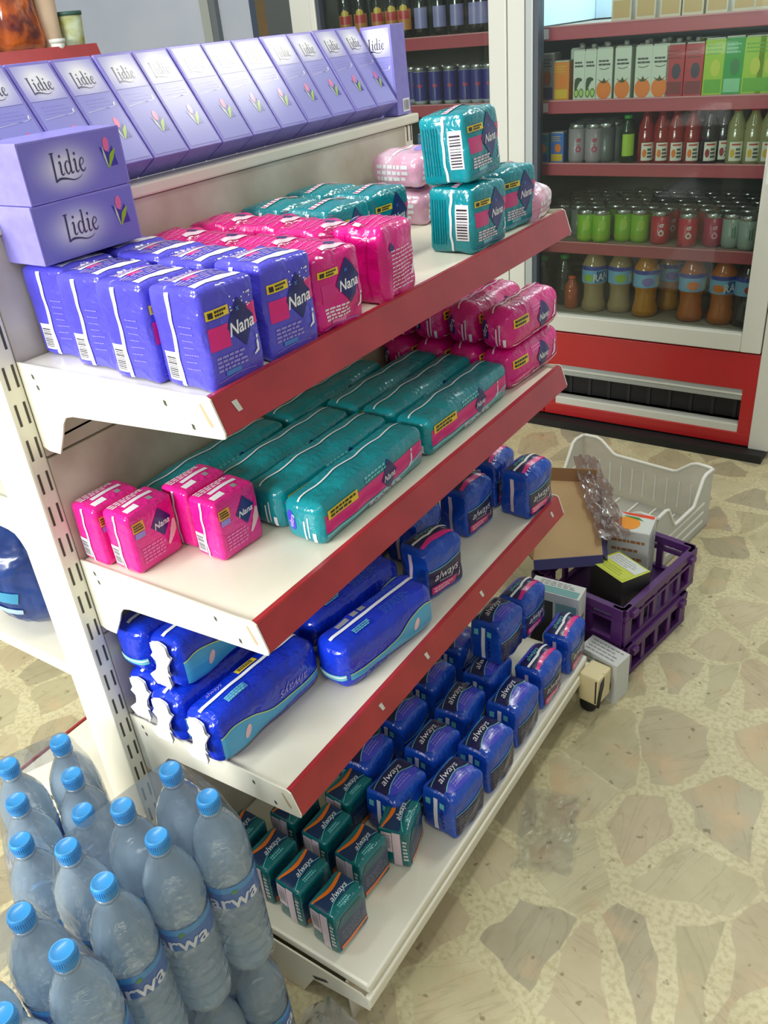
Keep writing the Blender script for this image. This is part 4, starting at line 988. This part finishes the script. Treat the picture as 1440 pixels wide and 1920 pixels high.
T['c_box'] = carton(.050, .098, .04, dm('blue box', (60, 110, 190)), plain(YL, OR_, 11), False); T['c_box2'] = carton(.048, .094, .04, dm('teal box', (50, 130, 150)), plain(dm('blue mark', (50, 60, 150)), OR_, 12), False)
def jbottle(liq, capc, label=True, R=.031, H=.17, lab=None, waist=False, lz=(.25, .55), glossy=None):
    if waist: p = [(R * .8, 0), (R, .004), (R, H * .1), (R * .84, H * .22), (R * .84, H * .40), (R * .98, H * .45), (R, H * .48), (R, H * .72), (R * .8, H * .80), (R * .45, H * .92), (R * .42, H * .95)]
    else: p = [(R * .85, 0), (R, .005), (R, H * .6), (R * .94, H * .62), (R, H * .66), (R * .92, H * .72), (R * .5, H * .88), (R * .46, H * .93)]
    b = MB().lathe(p, liq, 20)
    c = MB().lathe([(R * .52, H * .93), (R * .52, H), (.0005, H + .001)], capc, 20)
    r = [('body', b.mesh('body'), None), ('cap', c.mesh('cap'), None)]
    if label:
        l = MB(); l.keep = True; lab(l, R, H); r.append(('paper_label', l.mesh('paper_label'), None))
    return r
liq = lambda n, c: mat('liquid ' + n, c, .12, coat=.6, trans=.15)
def lab_white(fc):
    def f(l, R, H):
        wrap(l, rect(-R * .75, H * .06, R * .75, H * .40), dm('label white', (222, 222, 206)), R, 0, A0); wrap(l, ell(-R * .35, H * .2, R * .26, H * .08, 12), fc, R, 0, A0, .001); wrap(l, rect(-R * .5, H * .34, R * .5, H * .37), dm('label red', (190, 60, 50)), R, 0, A0, .001); wrap(l, dashes(0, H * .1, R * .6, H * .3, 3, 4), INKD, R, 0, A0, .001)
    return f
def lab_rani(fc, word):
    def f(l, R, H):
        w = pi * R; wrap(l, rect(-w, H * .46, w, H * .70), dm('label sky', (120, 180, 220)), R, 0, A0); wrap(l, rect(-w, H * .66, w, H * .72), dm('label blue', (40, 60, 160)), R, 0, A0, .001)
        if word:
            wrap(l, poly([(-.002, H * .47), (R * 1.0, H * .49), (R * 1.1, H * .64), (R * .1, H * .65)]), dm('rani panel', (20, 96, 150)), R, 0, A0, .001); wrap(l, shift(scl(text2d('RANI', 1, .15, .02), .022, .028), R * .58, H * .56, .1), dm('white', (226, 220, 220)), R, 0, A0, .0016)
            wrap(l, ell(-R * .6, H * .54, R * .45, H * .06, 12), fc, R, 0, A0, .001)
        else: wrap(l, ell(0, H * .55, R * .5, H * .065, 14), fc, R, 0, A0, .001); wrap(l, rect(R * .7, H * .48, R * 1.2, H * .62), dm('pale panel', (200, 214, 180)), R, 0, A0, .001)
    return f
RC = dm('cap red', (190, 36, 40)); BC = dm('cap blue', (46, 50, 170)); GC = dm('cap green', (40, 160, 60)); OC = dm('cap orange', (220, 90, 40))
T['j_red'] = jbottle(liq('red', (150, 26, 26)), dm('cap maroon', (120, 20, 40)), lab=lab_white(OR_), R=.0275, H=.165); T['j_dark'] = jbottle(liq('grape', (46, 28, 40)), dm('cap maroon', (120, 20, 40)), lab=lab_white(dm('berry red', (150, 40, 50))), R=.0275, H=.168)
T['j_pale'] = jbottle(liq('pale', (150, 150, 100)), RC, lab=lab_white(YL), R=.028, H=.168)
T['j_green'] = jbottle(liq('bottle green', (30, 54, 24)), GC, lab=lambda l, R, H: wrap(l, rect(-R * .8, H * .16, R * .8, H * .62), dm('yellow green', (160, 196, 60)), R, 0, A0), R=.027, H=.150)
T['r_pale'] = jbottle(liq('guava', (176, 150, 104)), BC, lab=lab_rani(dm('guava green', (150, 190, 70)), 1), R=.046, H=.240, waist=True); T['r_pale2'] = jbottle(liq('guava', (176, 150, 104)), BC, lab=lab_rani(dm('guava green', (150, 190, 70)), 0), R=.046, H=.238, waist=True)
T['r_yel'] = jbottle(liq('mango', (214, 140, 30)), BC, lab=lab_rani(dm('violet panel', (120, 110, 190)), 0), R=.046, H=.238, waist=True); T['r_or'] = jbottle(liq('orange', (208, 110, 30)), BC, lab=lab_rani(OR_, 0), R=.046, H=.238, waist=True); T['r_or2'] = jbottle(liq('orange', (208, 110, 30)), BC, lab=lab_rani(OR_, 1), R=.046, H=.238, waist=True)
T['r_dark'] = jbottle(liq('berry', (50, 40, 46)), BC, lab=lab_rani(RC, 0), R=.046, H=.238, waist=True); T['cola'] = jbottle(liq('dark green', (44, 52, 44)), GC, label=False, R=.034, H=.188); T['j_small'] = jbottle(liq('carrot', (190, 90, 50)), OC, label=False, R=.028, H=.12)
def malt(c1, gold):
    def f(l, R, H):
        wrap(l, rect(-R * 1.0, H * .14, R * 1.0, H * .44), c1, R, 0, A0)
        if gold: wrap(l, ell(0, H * .46, R * .5, H * .05, 12), YL, R, 0, A0, .001); wrap(l, rect(-R * .7, H * .30, R * .7, H * .42), RC, R, 0, A0, .001)
    return f
T['malt_gold'] = jbottle(liq('black glass', (24, 26, 24)), YL, lab=malt(dm('amber label', (190, 120, 60)), True), R=.030, H=.22); T['malt_lav'] = jbottle(liq('black glass', (24, 26, 24)), dm('silver cap', (180, 180, 184)), lab=malt(dm('lavender label', (140, 136, 190)), False), R=.028, H=.22)

NTH = ['first', 'second', 'third', 'fourth', 'fifth', 'sixth', 'seventh', 'eighth', 'ninth', 'tenth', 'eleventh', 'twelfth']
def row(name, cat, group, where, z, items, y=2.488):
    """items: (photo pixel x of the centre near the shelf, pixel y, template, description)"""
    cnt = {}
    tot = {}
    for it in items: tot[it[3]] = tot.get(it[3], 0) + 1
    for it in items:
        px, py, t, d = it[:4]; dy = it[4] if len(it) > 4 else 0
        cnt[d] = cnt.get(d, 0) + 1; x = at(px, py, 1, y + dy).x
        lab = '%s, %s' % (d, where) if tot[d] == 1 else '%s, %s from left, %s' % (d, NTH[cnt[d] - 1], where)
        thing(name, lab, cat, T[t], (x, y + dy, z - .0017), (0, 0, 0 if name == 'juice_carton' else rr.uniform(-.1, .1)), group)
row('juice_carton', 'juice carton', 'cartons on the top fridge shelf', 'top shelf, right fridge door', FZ[0], [(x, 8, 'c_top', 'cream carton seen only at its foot') for x in (1172, 1217, 1263, 1305, 1350, 1400, 1440)], 2.49)
R2 = [(1030, 170, 'c_prune', 'grey carton with a purple fruit'), (1058, 172, 'c_or', 'amber carton with yellow print')] + [(x, 165, 'c_guava', 'white carton with green fruit') for x in (1091, 1112)] + [(x, 160, 'c_orange', 'white carton with an orange') for x in (1138, 1172, 1210, 1241)] + [(x, 160, 'c_red', 'red juice carton with dark berry') for x in (1268, 1303)] + [(x, 155, 'c_lime', 'lime green carton') for x in (1340, 1413, 1440)] + [(1376, 155, 'c_foil', 'green foil carton')]
row('juice_carton', 'juice carton', 'cartons on the second fridge shelf', 'second shelf, right fridge door', FZ[1], R2)
for i, px in enumerate((1090, 1135, 1172, 1215, 1250, 1285, 1330, 1380, 1420)):
    thing('juice_carton', 'juice carton standing behind the front cartons on the second visible fridge shelf', 'juice carton', T['c_orange' if i < 5 else 'c_red' if i < 6 else 'c_lime'], (at(px, 160, 1, 2.56).x, 2.56, FZ[1] - .0017), (0, 0, -.1), 'cartons behind the front row')
row('juice_carton', 'juice carton', 'small juice boxes on the third fridge shelf', 'third shelf, right fridge door', FZ[2], [(1021, 290, 'c_box2', 'small teal juice box'), (1048, 290, 'c_box', 'small blue juice box with orange')])
row('drink_can', 'drink can', 'tall cans on the third fridge shelf', 'third shelf, right fridge door', FZ[2], [(1082, 285, 'can_go', 'tall grey can with round letters'), (1113, 283, 'can_go', 'tall grey can with round letters'), (1137, 280, 'can_tall', 'tall slate can', .02), (1153, 278, 'can_tall', 'tall slate can', .05)])
for px, yy in ((1092, 2.55), (1118, 2.55), (1143, 2.57), (1100, 2.62), (1126, 2.62), (1150, 2.64)):
    thing('drink_can', 'tall slate can hidden behind the front cans of the third fridge shelf', 'drink can', T['can_tall'], (at(px, 280, 1, yy).x, yy, FZ[2] - .0017), (0, 0, 0), 'tall cans behind the front ones')
row('juice_bottle', 'juice bottle', 'juice bottles on the third fridge shelf', 'third shelf, right fridge door', FZ[2], [(1176, 275, 'j_green', 'dark green bottle with yellow-green label')] + [(x, 275, 'j_red', 'red juice bottle with white label') for x in (1211, 1240, 1266, 1297)] + [(1329, 270, 'j_dark', 'dark grape juice bottle'), (1356, 268, 'j_dark', 'dark grape juice bottle', .03), (1379, 270, 'j_pale', 'pale yellow bottle with red cap'), (1411, 270, 'j_pale', 'pale yellow bottle with red cap'), (1440, 268, 'j_pale', 'pale yellow bottle with red cap')])
for px, t in ((1225, 'j_red'), (1255, 'j_red'), (1285, 'j_red'), (1318, 'j_dark')):
    thing('juice_bottle', 'juice bottle standing behind the %s bottles of the third fridge shelf' % ('red' if t == 'j_red' else 'grape'), 'juice bottle', T[t], (at(px, 270, 1, 2.57).x, 2.57, FZ[2] - .0017), (0, 0, 0), 'second row of %s bottles' % ('red' if t == 'j_red' else 'grape'))
row('drink_can', 'drink can', 'cans on the fourth fridge shelf', 'fourth shelf, right fridge door', FZ[3], [(1040, 440, 'can_dark', 'dark brown can'), (1098, 440, 'can_lime', 'lime green can'), (1127, 440, 'can_lime', 'lime green can'), (1168, 438, 'can_lime', 'lime green can', .03), (1199, 438, 'can_lime', 'lime green can', .03), (1237, 440, 'can_red', 'red can with white round letters', .02), (1288, 445, 'can_red', 'red can with white round letters'), (1336, 440, 'can_mag', 'crimson can', .02), (1371, 440, 'can_green', 'silver can with green vertical lettering', .02), (1402, 445, 'can_green', 'silver can with green vertical lettering')])
for r_ in range(1, 6):
    yy = 2.482 + .07 * r_ + .012
    for c in range(13):
        x = -.39 + .0665 * c + (.03 if r_ % 2 else 0)
        if x > .42: continue
        t = 'can_plain' if r_ > 2 or x < -.27 else 'can_lime' if x < .0 else 'can_red' if x < .22 else 'can_green'
        if r_ == 1 and t == 'can_lime' and -.2 < x < -.0: yy_ = yy + .03
        else: yy_ = yy + (.02 if x > -.2 else 0)
        thing('drink_can', 'can with a silver lid standing behind the front row of the fourth fridge shelf', 'drink can', T[t], (x, yy_, FZ[3] - .0017), (0, 0, rr.uniform(-.4, .4)), 'cans behind the front row of the fourth fridge shelf')
z5 = .4342
row('juice_bottle', 'juice bottle', 'bottles on the fridge floor', 'bottom, right fridge door', z5, [(1018, 575, 'cola', 'dark green bottle with green cap'), (1057, 580, 'cola', 'dark green bottle with green cap', .04), (1071, 585, 'j_small', 'small orange bottle'), (1112, 585, 'r_pale', 'pale guava bottle with blue cap'), (1160, 590, 'r_pale2', 'pale guava bottle without visible cap', .02), (1207, 595, 'r_yel', 'yellow mango bottle'), (1250, 590, 'r_yel', 'second-row yellow mango bottle', .10), (1291, 605, 'r_or', 'orange juice bottle showing a fruit label'), (1348, 610, 'r_or2', 'orange juice bottle showing a word label'), (1394, 612, 'r_dark', 'dark berry bottle')], 2.50)
# left door
row('malt_bottle', 'glass bottle', 'dark bottles behind the left fridge door', 'top shelf, left fridge door', FZ[0], [(x, 60, 'malt_gold', 'dark bottle with amber label') for x in (652, 680, 712, 738, 762)] + [(x, 60, 'malt_lav', 'dark bottle with lavender label') for x in (792, 826, 858, 893, 906, 945)], 2.49)
row('drink_can', 'drink can', 'energy cans behind the left fridge door', 'second shelf, left fridge door', FZ[1], [(x, 180, 'can_energy', 'slim blue and silver can') for x in (790, 818, 846, 874, 897, 919, 943)], 2.50)
for px in (776, 806, 834, 862, 886, 908, 930): thing('drink_can', 'slim can behind the front slim cans of the left fridge door', 'drink can', T['can_energy'], (at(px, 175, 1, 2.57).x, 2.57, FZ[1] - .0017), (0, 0, .4), 'slim cans in the second row')
row('juice_carton', 'juice carton', 'small juice boxes behind the left fridge door', 'third shelf, left fridge door', FZ[2], [(x, 290, 'c_box', 'small blue juice box with orange print') for x in (800, 835, 870, 905, 938)] , 2.49)

# ---------------------------------------------------------------- crates and cartons beyond the shelf
WPL = clear('milky crate plastic', (248, 250, 248), .5, .50, (246, 246, 240), .3); WRIM = mat('white crate rim', (232, 232, 222), .4); PPL = mat('purple crate plastic', (76, 28, 96), .42, coat=.1); PPD = mat('purple crate side', (62, 24, 82), .45)
W_, L_, H_ = .45, .36, .165
cr = empty('white_crate', (.205, 1.69, 0), (0, 0, rad(-9))); tag(cr, 'empty milky white plastic crate behind the purple crates', 'crate')
def prof(n, w, lo, hi, c): return [(-w / 2, 0)] + [(w / 2, 0)] + [(w / 2, hi - .004), (w / 2 - c * .2, hi), (w / 2 - c * 1.1, hi + .002), (w / 2 - c * 1.5, hi - .004), (w / 2 - c * 2.5, lo + .004), (w / 2 - c * 2.8, lo), (-w / 2 + c * 2.8, lo), (-w / 2 + c * 2.5, lo + .004), (-w / 2 + c * 1.5, hi - .004), (-w / 2 + c * 1.1, hi + .002), (-w / 2 + c * .2, hi), (-w / 2, hi - .004)]
for nm, sgn in (('long_wall', 1), ('long_wall', -1)):
    P = prof(0, W_, H_ - .01, H_ + .035, .045); mb = MB()
    mb.prism(P, sgn * L_ / 2 - .002, sgn * L_ / 2 + .002, WPL, axis=1)
    mb.tube([(x, sgn * L_ / 2, z) for x, z in P[2:]], .0055, WRIM, 8)
    for i in range(9): x = -W_ * .36 + i * W_ * .09; mb.box((x, sgn * L_ / 2 - .004, .03), (x + .006, sgn * L_ / 2 + .004, H_ - .04), WRIM, .001)
    obj('long_wall', mb.mesh('long_wall'), cr)
for sgn in (1, -1):
    P = prof(0, L_, H_ - .045, H_ + .035, .045); mb = MB()
    mb.prism(P, sgn * W_ / 2 - .002, sgn * W_ / 2 + .002, WPL, axis=0)
    mb.tube([(sgn * W_ / 2, y, z) for y, z in P[2:]], .0055, WRIM, 8)
    for i in range(3): z = .03 + i * .032; mb.box((sgn * W_ / 2 - .004, -L_ * .3, z), (sgn * W_ / 2 + .004, L_ * .38, z + .009), WRIM, .002)
    obj('end_wall', mb.mesh('end_wall'), cr)
bm_ = MB().box((-W_ / 2, -L_ / 2, .002), (W_ / 2, L_ / 2, .006), WPL)
for i in range(7): bm_.box((-W_ / 2 + .02 + i * .065, -L_ / 2 + .01, .006), (-W_ / 2 + .026 + i * .065, L_ / 2 - .01, .009), WRIM)
obj('crate_floor', bm_.mesh('crate_floor'), cr)
def purple(z0, label, w, l, h, loc, yaw, lugs):
    c = empty('purple_crate', (loc[0], loc[1], z0), (0, 0, yaw)); tag(c, label, 'crate', 'stacked purple crates')
    def wall(length, mk):
        mb = MB()
        def bx(a, b, z, z2, t=.006, m=PPL): mb.box(*mk(a, b, z, z2, t), m, .0015)
        bx(-length / 2, length / 2, h - .022, h, .009); bx(-length / 2, length / 2, 0, .016, .007)
        bx(-length / 2, -length / 2 + .03, 0, h); bx(length / 2 - .03, length / 2, 0, h)
        n = max(3, int(length / .066))
        for i in range(1, n): t = -length / 2 + .02 + (length - .04) * i / n; bx(t - .009, t + .009, .01, h - .015, .005)
        if lugs: bx(-length / 2, length / 2, h * .62, h * .70, .007)
        return mb
    for s_ in (1, -1):
        obj('long_wall', wall(l, lambda a, b, z, z2, t: ((s_ * w / 2 - t, a, z), (s_ * w / 2 + t, b, z2))).mesh('long_wall'), c); obj('end_wall', wall(w, lambda a, b, z, z2, t: ((a, s_ * l / 2 - t, z), (b, s_ * l / 2 + t, z2))).mesh('end_wall'), c)
    fl = MB().box((-w / 2, -l / 2, .002), (w / 2, l / 2, .008), PPD); obj('crate_floor', fl.mesh('crate_floor'), c)
    for s_ in (-1, 1): obj('lug', MB().box((w / 2 + .004, s_ * (l / 2 - .03) - .012, h - .03), (w / 2 + .018, s_ * (l / 2 - .03) + .012, h - .012), PPL, .003).mesh('lug'), c)
purple(.0, 'lower purple plastic crate standing on the floor', .245, .30, .098, (.382, 1.20), rad(-11), False)
purple(.099, 'upper purple plastic crate filled with cartons', .26, .345, .112, (.372, 1.222), rad(-11), True)
TAN = mat('cardboard inside', (176, 146, 104), .8, var=(5, (164, 134, 94))); TAND = mat('dark brown cardboard', (140, 104, 68), .8); NVY = mat('navy card', (40, 36, 96), .4, coat=.2); WCARD = mat('white card', (206, 210, 204), .5); BLKC = mat('black card', (40, 40, 40), .45); YGC = mat('lime card', (186, 196, 50), .4, coat=.2); TCARD = mat('teal card', (110, 160, 160), .45)  # tray back and left walls are a darker brown card than its floor
# open cardboard tray
P4 = [at(1000, 1050, 2, .262), at(1130, 1040, 2, .262), at(1118, 905, 2, .275), at(1015, 900, 2, .275)]
P4 = [Vector((p.x, p.y, p.z)) for p in P4]
ct = sum(P4, Vector()) / 4
tr = empty('cardboard_tray', ct); tag(tr, 'open cardboard tray with navy rim propped on the purple crates', 'cardboard box')
Q = [p - ct for p in P4]; up = Vector((0, 0, .032)); dn = Vector((0, 0, -.004))
obj('tray_floor', MB().add([q for q in Q] + [q + dn for q in Q], [(0, 1, 2, 3), (7, 6, 5, 4), (0, 4, 5, 1), (1, 5, 6, 2), (2, 6, 7, 3), (3, 7, 4, 0)], TAN).mesh('tray_floor'), tr, 'plain tan inside')
def flap(a, b, m, h, out):
    n = Vector(((b - a).y, -(b - a).x, 0)).normalized() * out
    V = [a, b, b + Vector((0, 0, h)) + n * .012, a + Vector((0, 0, h)) + n * .012]; V += [v + n * .003 for v in V]
    return MB().add(V, [(0, 1, 2, 3), (7, 6, 5, 4), (0, 4, 5, 1), (1, 5, 6, 2), (2, 6, 7, 3), (3, 7, 4, 0)], m)
f1 = flap(Q[0], Q[1], NVY, -.022, 1); a, b = Q[0], Q[1]
obj('tray_side', f1.mesh('tray_side'), tr, 'navy printed side'); obj('tray_side', flap(Q[1], Q[2], NVY, -.02, 1).mesh('tray_side'), tr, 'navy printed side'); obj('tray_side', flap(Q[2], Q[3], TAND, .035, 1).mesh('tray_side'), tr, 'brown back side'); obj('tray_side', flap(Q[3], Q[0], TAND, .02, 1).mesh('tray_side'), tr)
# propping cartons inside the upper crate
def boxthing(name, label, cat, corner, ex, ey, h, mats, art=None, group=None):
    """box from its lower near corner with edge vectors ex, ey (2D) ; mats = top, sides"""
    o = Vector((corner[0], corner[1], 0)); X = Vector((ex[0], ex[1], 0)); Y = Vector((ey[0], ey[1], 0)); Z = Vector((0, 0, h))
    root = empty(name, (o.x, o.y, corner[2])); tag(root, label, cat, group)
    V = [Vector(), X, X + Y, Y]; V = V + [v + Z for v in V]
    mb = MB(); mb.add(V, [(4, 5, 6, 7), (3, 2, 1, 0)], mats[0]); mb.add(V, [(0, 1, 5, 4)], mats[1]); mb.add(V, [(1, 2, 6, 5)], mats[2]); mb.add(V, [(2, 3, 7, 6), (3, 0, 4, 7)], mats[1])
    obj('carton', mb.mesh('carton', weld=.0001), root)
    if art:
        a = MB(); a.keep = True
        def top(P, m, off=.0006): a.add([X * u + Y * v + Z + Vector((0, 0, off)) for u, v in refine(P, .3)[0]], refine(P, .3)[1], m)
        def near(P, m, off=.0006):
            n = Vector((X.y, -X.x, 0)).normalized() * off; a.add([X * u + Z * v + n for u, v in P[0]], P[1], m)
        def right(P, m, off=.0006):
            n = Vector((Y.y, -Y.x, 0)).normalized() * off; a.add([X + Y * u + Z * v + n for u, v in P[0]], P[1], m)
        art(top, near, right); obj('print', a.mesh('print'), root)
    return root
zc = .108
def a_lime(top, near, right):
    top(rect(.06, .05, .94, .5), YGC); top(rect(.06, .52, .94, .95), WCARD); top(dashes(.1, .55, .8, .9, 4, 3, .3), GREY, .001); top(dashes(.1, .12, .8, .4, 3, 4, .3), pr('olive', (150, 160, 40)), .001)
boxthing('carton_box', 'black carton with lime green top in the upper purple crate', 'carton', (.338, 1.140, zc + .001), (.10, -.053), (.045, .075), .135, (YGC, BLKC, BLKC), a_lime)
def a_or(top, near, right):
    top(rect(.03, .03, .97, .97), WCARD); top(ell(.4, .42, .3, .34, 20), pr('orange fruit', (236, 150, 40)), .001); top(poly([(.1, .97), (.97, .97), (.97, .8), (.3, .86)]), pr('orange red', (226, 70, 40)), .001); top(poly([(.2, .8), (.6, .78), (.75, .62), (.4, .72)]), pr('leaf green', (50, 140, 60)), .0014)
    right(dashes(.1, .1, .9, .9, 7, 3, .3), GREY); near(dashes(.1, .1, .9, .9, 5, 6, .3), pr('tan print', (170, 120, 70)))
boxthing('carton_box', 'white carton printed with an orange in the upper purple crate', 'carton', (.335, 1.262, zc + .001), (.105, .012), (-.012, .095), .165, (WCARD, WCARD, WCARD), a_or)
def a_teal(top, near, right):
    top(rect(.05, .05, .95, .5), TCARD); top(dashes(.15, .55, .85, .9, 3, 3, .3), GREY, .001); near(rect(.06, .1, .5, .9), BLKC); near(rect(.55, .3, .95, .9), TCARD); right(dashes(.2, .2, .8, .8, 4, 5, .3), GREY)
boxthing('carton_box', 'white and teal carton standing at the far end of the shelf', 'carton', (.245, .968, 0), (.13, .004), (-.004, .055), .245, (WCARD, WCARD, WCARD), a_teal)
def a_low(top, near, right):
    near(ell(.62, .42, .26, .36, 22), BLKC); near(ell(.62, .42, .15, .22, 18), pr('steel', (120, 112, 120)), .001); near(dashes(.12, .72, .9, .94, 2, 5, .3), GREY); top(dashes(.1, .1, .9, .9, 4, 6, .3), GREY)
boxthing('carton_box', 'white carton with a round black picture on the floor before the purple crates', 'carton', (.385, .962, 0), (.104, -.03), (.012, .056), .118, (WCARD, WCARD, WCARD), a_low)
app = empty('appliance', (.449, .900, 0), (0, 0, rad(-8))); tag(app, 'cream plastic appliance on a black wheel at the far corner of the bottom shelf', 'appliance')
CRP = mat('cream plastic', (222, 208, 160), .45)
obj('housing', MB().box((-.026, -.03, .038), (.026, .03, .118), CRP, .006).box((.018, -.0315, .045), (.021, -.029, .112), BLKC).mesh('housing'), app)
obj('wheel', MB().lathe([(.002, -.011), (.018, -.011), (.021, -.007), (.021, .007), (.018, .011), (.002, .011)], FBLK, 22, Matrix.Translation((-.006, -.012, .0215)) @ Matrix.Rotation(pi / 2, 4, 'X')).mesh('wheel'), app, 'black wheel')
obj('wheel_bracket', MB().box((-.012, -.024, .03), (.004, -.020, .042), BLKC).box((-.012, .0, .02), (.004, .004, .042), BLKC).mesh('wheel_bracket'), app)
cab_ = MB().tube([(.02, -.0, .115), (.03, -.02, .10), (.03, -.03, .07), (.028, -.032, .04)], .004, BLKC, 8); obj('cord', cab_.mesh('cord'), app, 'black cord')
# wrinkled film over the tray corner
FILM3 = clear('tinted loose film', (236, 228, 226), .25, .34, (176, 154, 148), .2, bump=(25, .3), ior=1.35)
pa, pb = at(1098, 865, 2, .30), at(1150, 1000, 2, .29)
mid = (pa + pb) / 2; ang = math.atan2((pb - pa).y, (pb - pa).x)
me = crumple((pb - pa).length + .02, .075, 26, .03, 8, FILM3).mesh('plastic_film'); o = obj('plastic_film', me); o.location = mid - Vector((0, 0, .012)); o.rotation_euler = (0, rad(3), ang)
tag(o, 'wrinkled clear film draped over the right rim of the cardboard tray', 'plastic film', 'loose clear film')

# ---------------------------------------------------------------- other side of the shelf and the far rack
DPB = mat('blue bag film', (24, 62, 132), .3, coat=.4, bump=(14, .6, .02), var=(9, (16, 40, 96)))
def bag(w, l, h, seed, m=DPB, stripe=True):
    k = Pack(w, l, h, min(w, l, h) * .35, (.02, .02, .015), .012, 9, seed, m)
    if stripe:
        k.art('N', stroke([(-w * .4, -h * .1), (0, h * .02), (w * .4, -h * .06)], .02), pr('bag cyan', (60, 150, 190)), .0015, L=.02); k.art('N', stroke([(-w * .4, -h * .22), (0, -h * .12), (w * .4, -h * .2)], .01), pr('bag pale', (170, 200, 220)), .0015, L=.02); k.art('N', ell(-w * .1, h * .22, w * .2, h * .06, 14), pr('bag green', (110, 170, 110)), .0015, L=.02)
    return k.tmpl()
thing('detergent_bag', 'large dark blue plastic bag on the left side lower shelf', 'bag', bag(.19, .22, .20, 31), (-.315, .135, .5815), (0, 0, rad(-6)), 'blue bags on the left side')
thing('detergent_bag', 'small dark blue bag right behind the large one on the left side shelf', 'bag', bag(.10, .14, .17, 33), (-.165, .30, .5815), (0, 0, rad(8)), 'blue bags on the left side')
thing('detergent_bag', 'blue and white packet on the upper left side shelf', 'bag', bag(.12, .16, .12, 35, mat('teal blue packet', (40, 110, 150), .3, coat=.3)), (-.20, .14, .9035), (0, 0, 0), 'blue bags on the left side')
rk = empty('wall_rack', (-1.32, .9, 0)); tag(rk, 'far shop rack with a red price rail and snacks, top left', 'shop shelf')
def rp(n, mb, l=None): o = obj(n, mb.mesh(n), rk, l); o.location = (1.32, -.9, 0); return o
rp('upright', MB().box((-1.76, 1.27, 0), (-1.70, 1.32, 2.0), CREAM, .003)); rp('upright', MB().box((-1.76, .2, 0), (-1.70, .25, 2.0), CREAM, .003)); rp('back_panel', MB().box((-1.725, .25, .1), (-1.712, 1.27, 1.50), CREAMD))
rp('shelf_plate', MB().box((-1.71, .2, 1.455), (-1.305, 1.318, 1.47), CREAM, .002)); rp('price_rail', MB().prism([(-1.305, 1.476), (-1.300, 1.476), (-1.288, 1.440), (-1.293, 1.440)], .2, 1.32, REDR, axis=1), 'red price rail')
rp('shelf_plate', MB().box((-1.71, .2, .125), (-1.305, 1.318, .14), CREAM, .002))
rp('base_front', MB().box((-1.32, .2, 0), (-1.31, 1.318, .125), CREAM, .002))
OB = mat('orange snack film', (196, 96, 30), .3, coat=.4, bump=(14, .5, .02), var=(22, (90, 34, 40)))
sb = bag(.07, .14, .20, 41, OB, False)
for i, (y, l) in enumerate(((.92, 'orange and brown snack bag at the left on the far rack'), (1.10, 'orange and brown snack bag nearest the cups on the far rack'))):
    thing('snack_bag', l, 'snack bag', sb, (-1.36, y, 1.469), (0, 0, rad(4)), 'snack bags on the far rack')
def cup(h, r, m, lid): return [('cup', MB().lathe([(r * .75, 0), (r * .8, .004), (r, h)], m, 20).mesh('cup'), None), ('lid', MB().lathe([(r * 1.05, h - .004), (r * 1.05, h + .006), (.0005, h + .007)], lid, 20).mesh('lid'), None)]
thing('cup', 'tall beige cup beside the snack bags on the far rack', 'cup', cup(.13, .035, mat('beige cup', (190, 166, 140), .5), mat('beige lid', (206, 190, 180), .5)), (-1.35, 1.205, 1.469), (0, 0, 0))
thing('cup', 'small white cup in front of the beige cup on the far rack', 'cup', cup(.02, .022, mat('white cup', (220, 224, 216), .5), WCARD), (-1.315, 1.195, 1.469), (0, 0, 0))
thing('jar', 'pale jar with dark green lid at the end of the far rack', 'jar', cup(.085, .036, mat('pale jar', (188, 202, 180), .5, var=(20, (150, 150, 70))), mat('green lid', (50, 84, 76), .5)), (-1.34, 1.275, 1.469), (0, 0, 0))

# ---------------------------------------------------------------- light
def area(name, loc, aim, sx, sy, w, col=(1, 1, 1)):
    l = bpy.data.lights.new(name, 'AREA'); l.shape = 'RECTANGLE'; l.size = sx; l.size_y = sy; l.energy = w; l.color = col
    o = bpy.data.objects.new(name, l); COL.objects.link(o); o.location = loc
    o.rotation_euler = (Vector(aim) - Vector(loc)).to_track_quat('-Z', 'Y').to_euler()
    return o
area('window_light', (-.6, -3.0, 2.15), (.1, .2, .9), 2.0, .9, 190, (.98, .99, 1))
area('ceiling_tube_or_fill', (-.55, -.25, 2.66), (-.55, -.25, 0), .25, 1.5, 30, (1, 1, .93))
area('ceiling_tube_or_fill', (.60, 1.95, 2.66), (.60, 1.95, 0), .22, .8, 20, (1, 1, .90))
area('ceiling_tube_or_fill', (1.5, -.9, 2.66), (1.5, -.9, 0), .22, 1.4, 12, (1, 1, .93))  # unseen fill lamp, added to brighten the bottles and near floor
area('fridge_lamp', (.1, 2.75, 2.03), (.1, 2.9, 0), .6, .1, 13, (.80, .92, 1))
w = bpy.data.worlds.new('room light'); w.use_nodes = True; S.world = w
bg = w.node_tree.nodes['Background']; bg.inputs[0].default_value = (.97, .99, .97, 1); bg.inputs[1].default_value = .36

cam = bpy.data.cameras.new('camera'); co = bpy.data.objects.new('camera', cam); COL.objects.link(co)
cam.sensor_fit = 'AUTO'; cam.sensor_width = 36; cam.lens = F / 1920 * 36; cam.clip_start = .02
m = Matrix(((RM[0][0], -RM[1][0], -RM[2][0], CAM.x), (RM[0][1], -RM[1][1], -RM[2][1], CAM.y), (RM[0][2], -RM[1][2], -RM[2][2], CAM.z), (0, 0, 0, 1)))
co.matrix_world = m; S.camera = co
S.view_settings.view_transform = 'Standard'; S.view_settings.look = 'None'; S.view_settings.exposure = 0; S.view_settings.gamma = 1; S.view_settings.use_curve_mapping = False
S.cycles.transparent_max_bounces = 48; S.cycles.max_bounces = 10
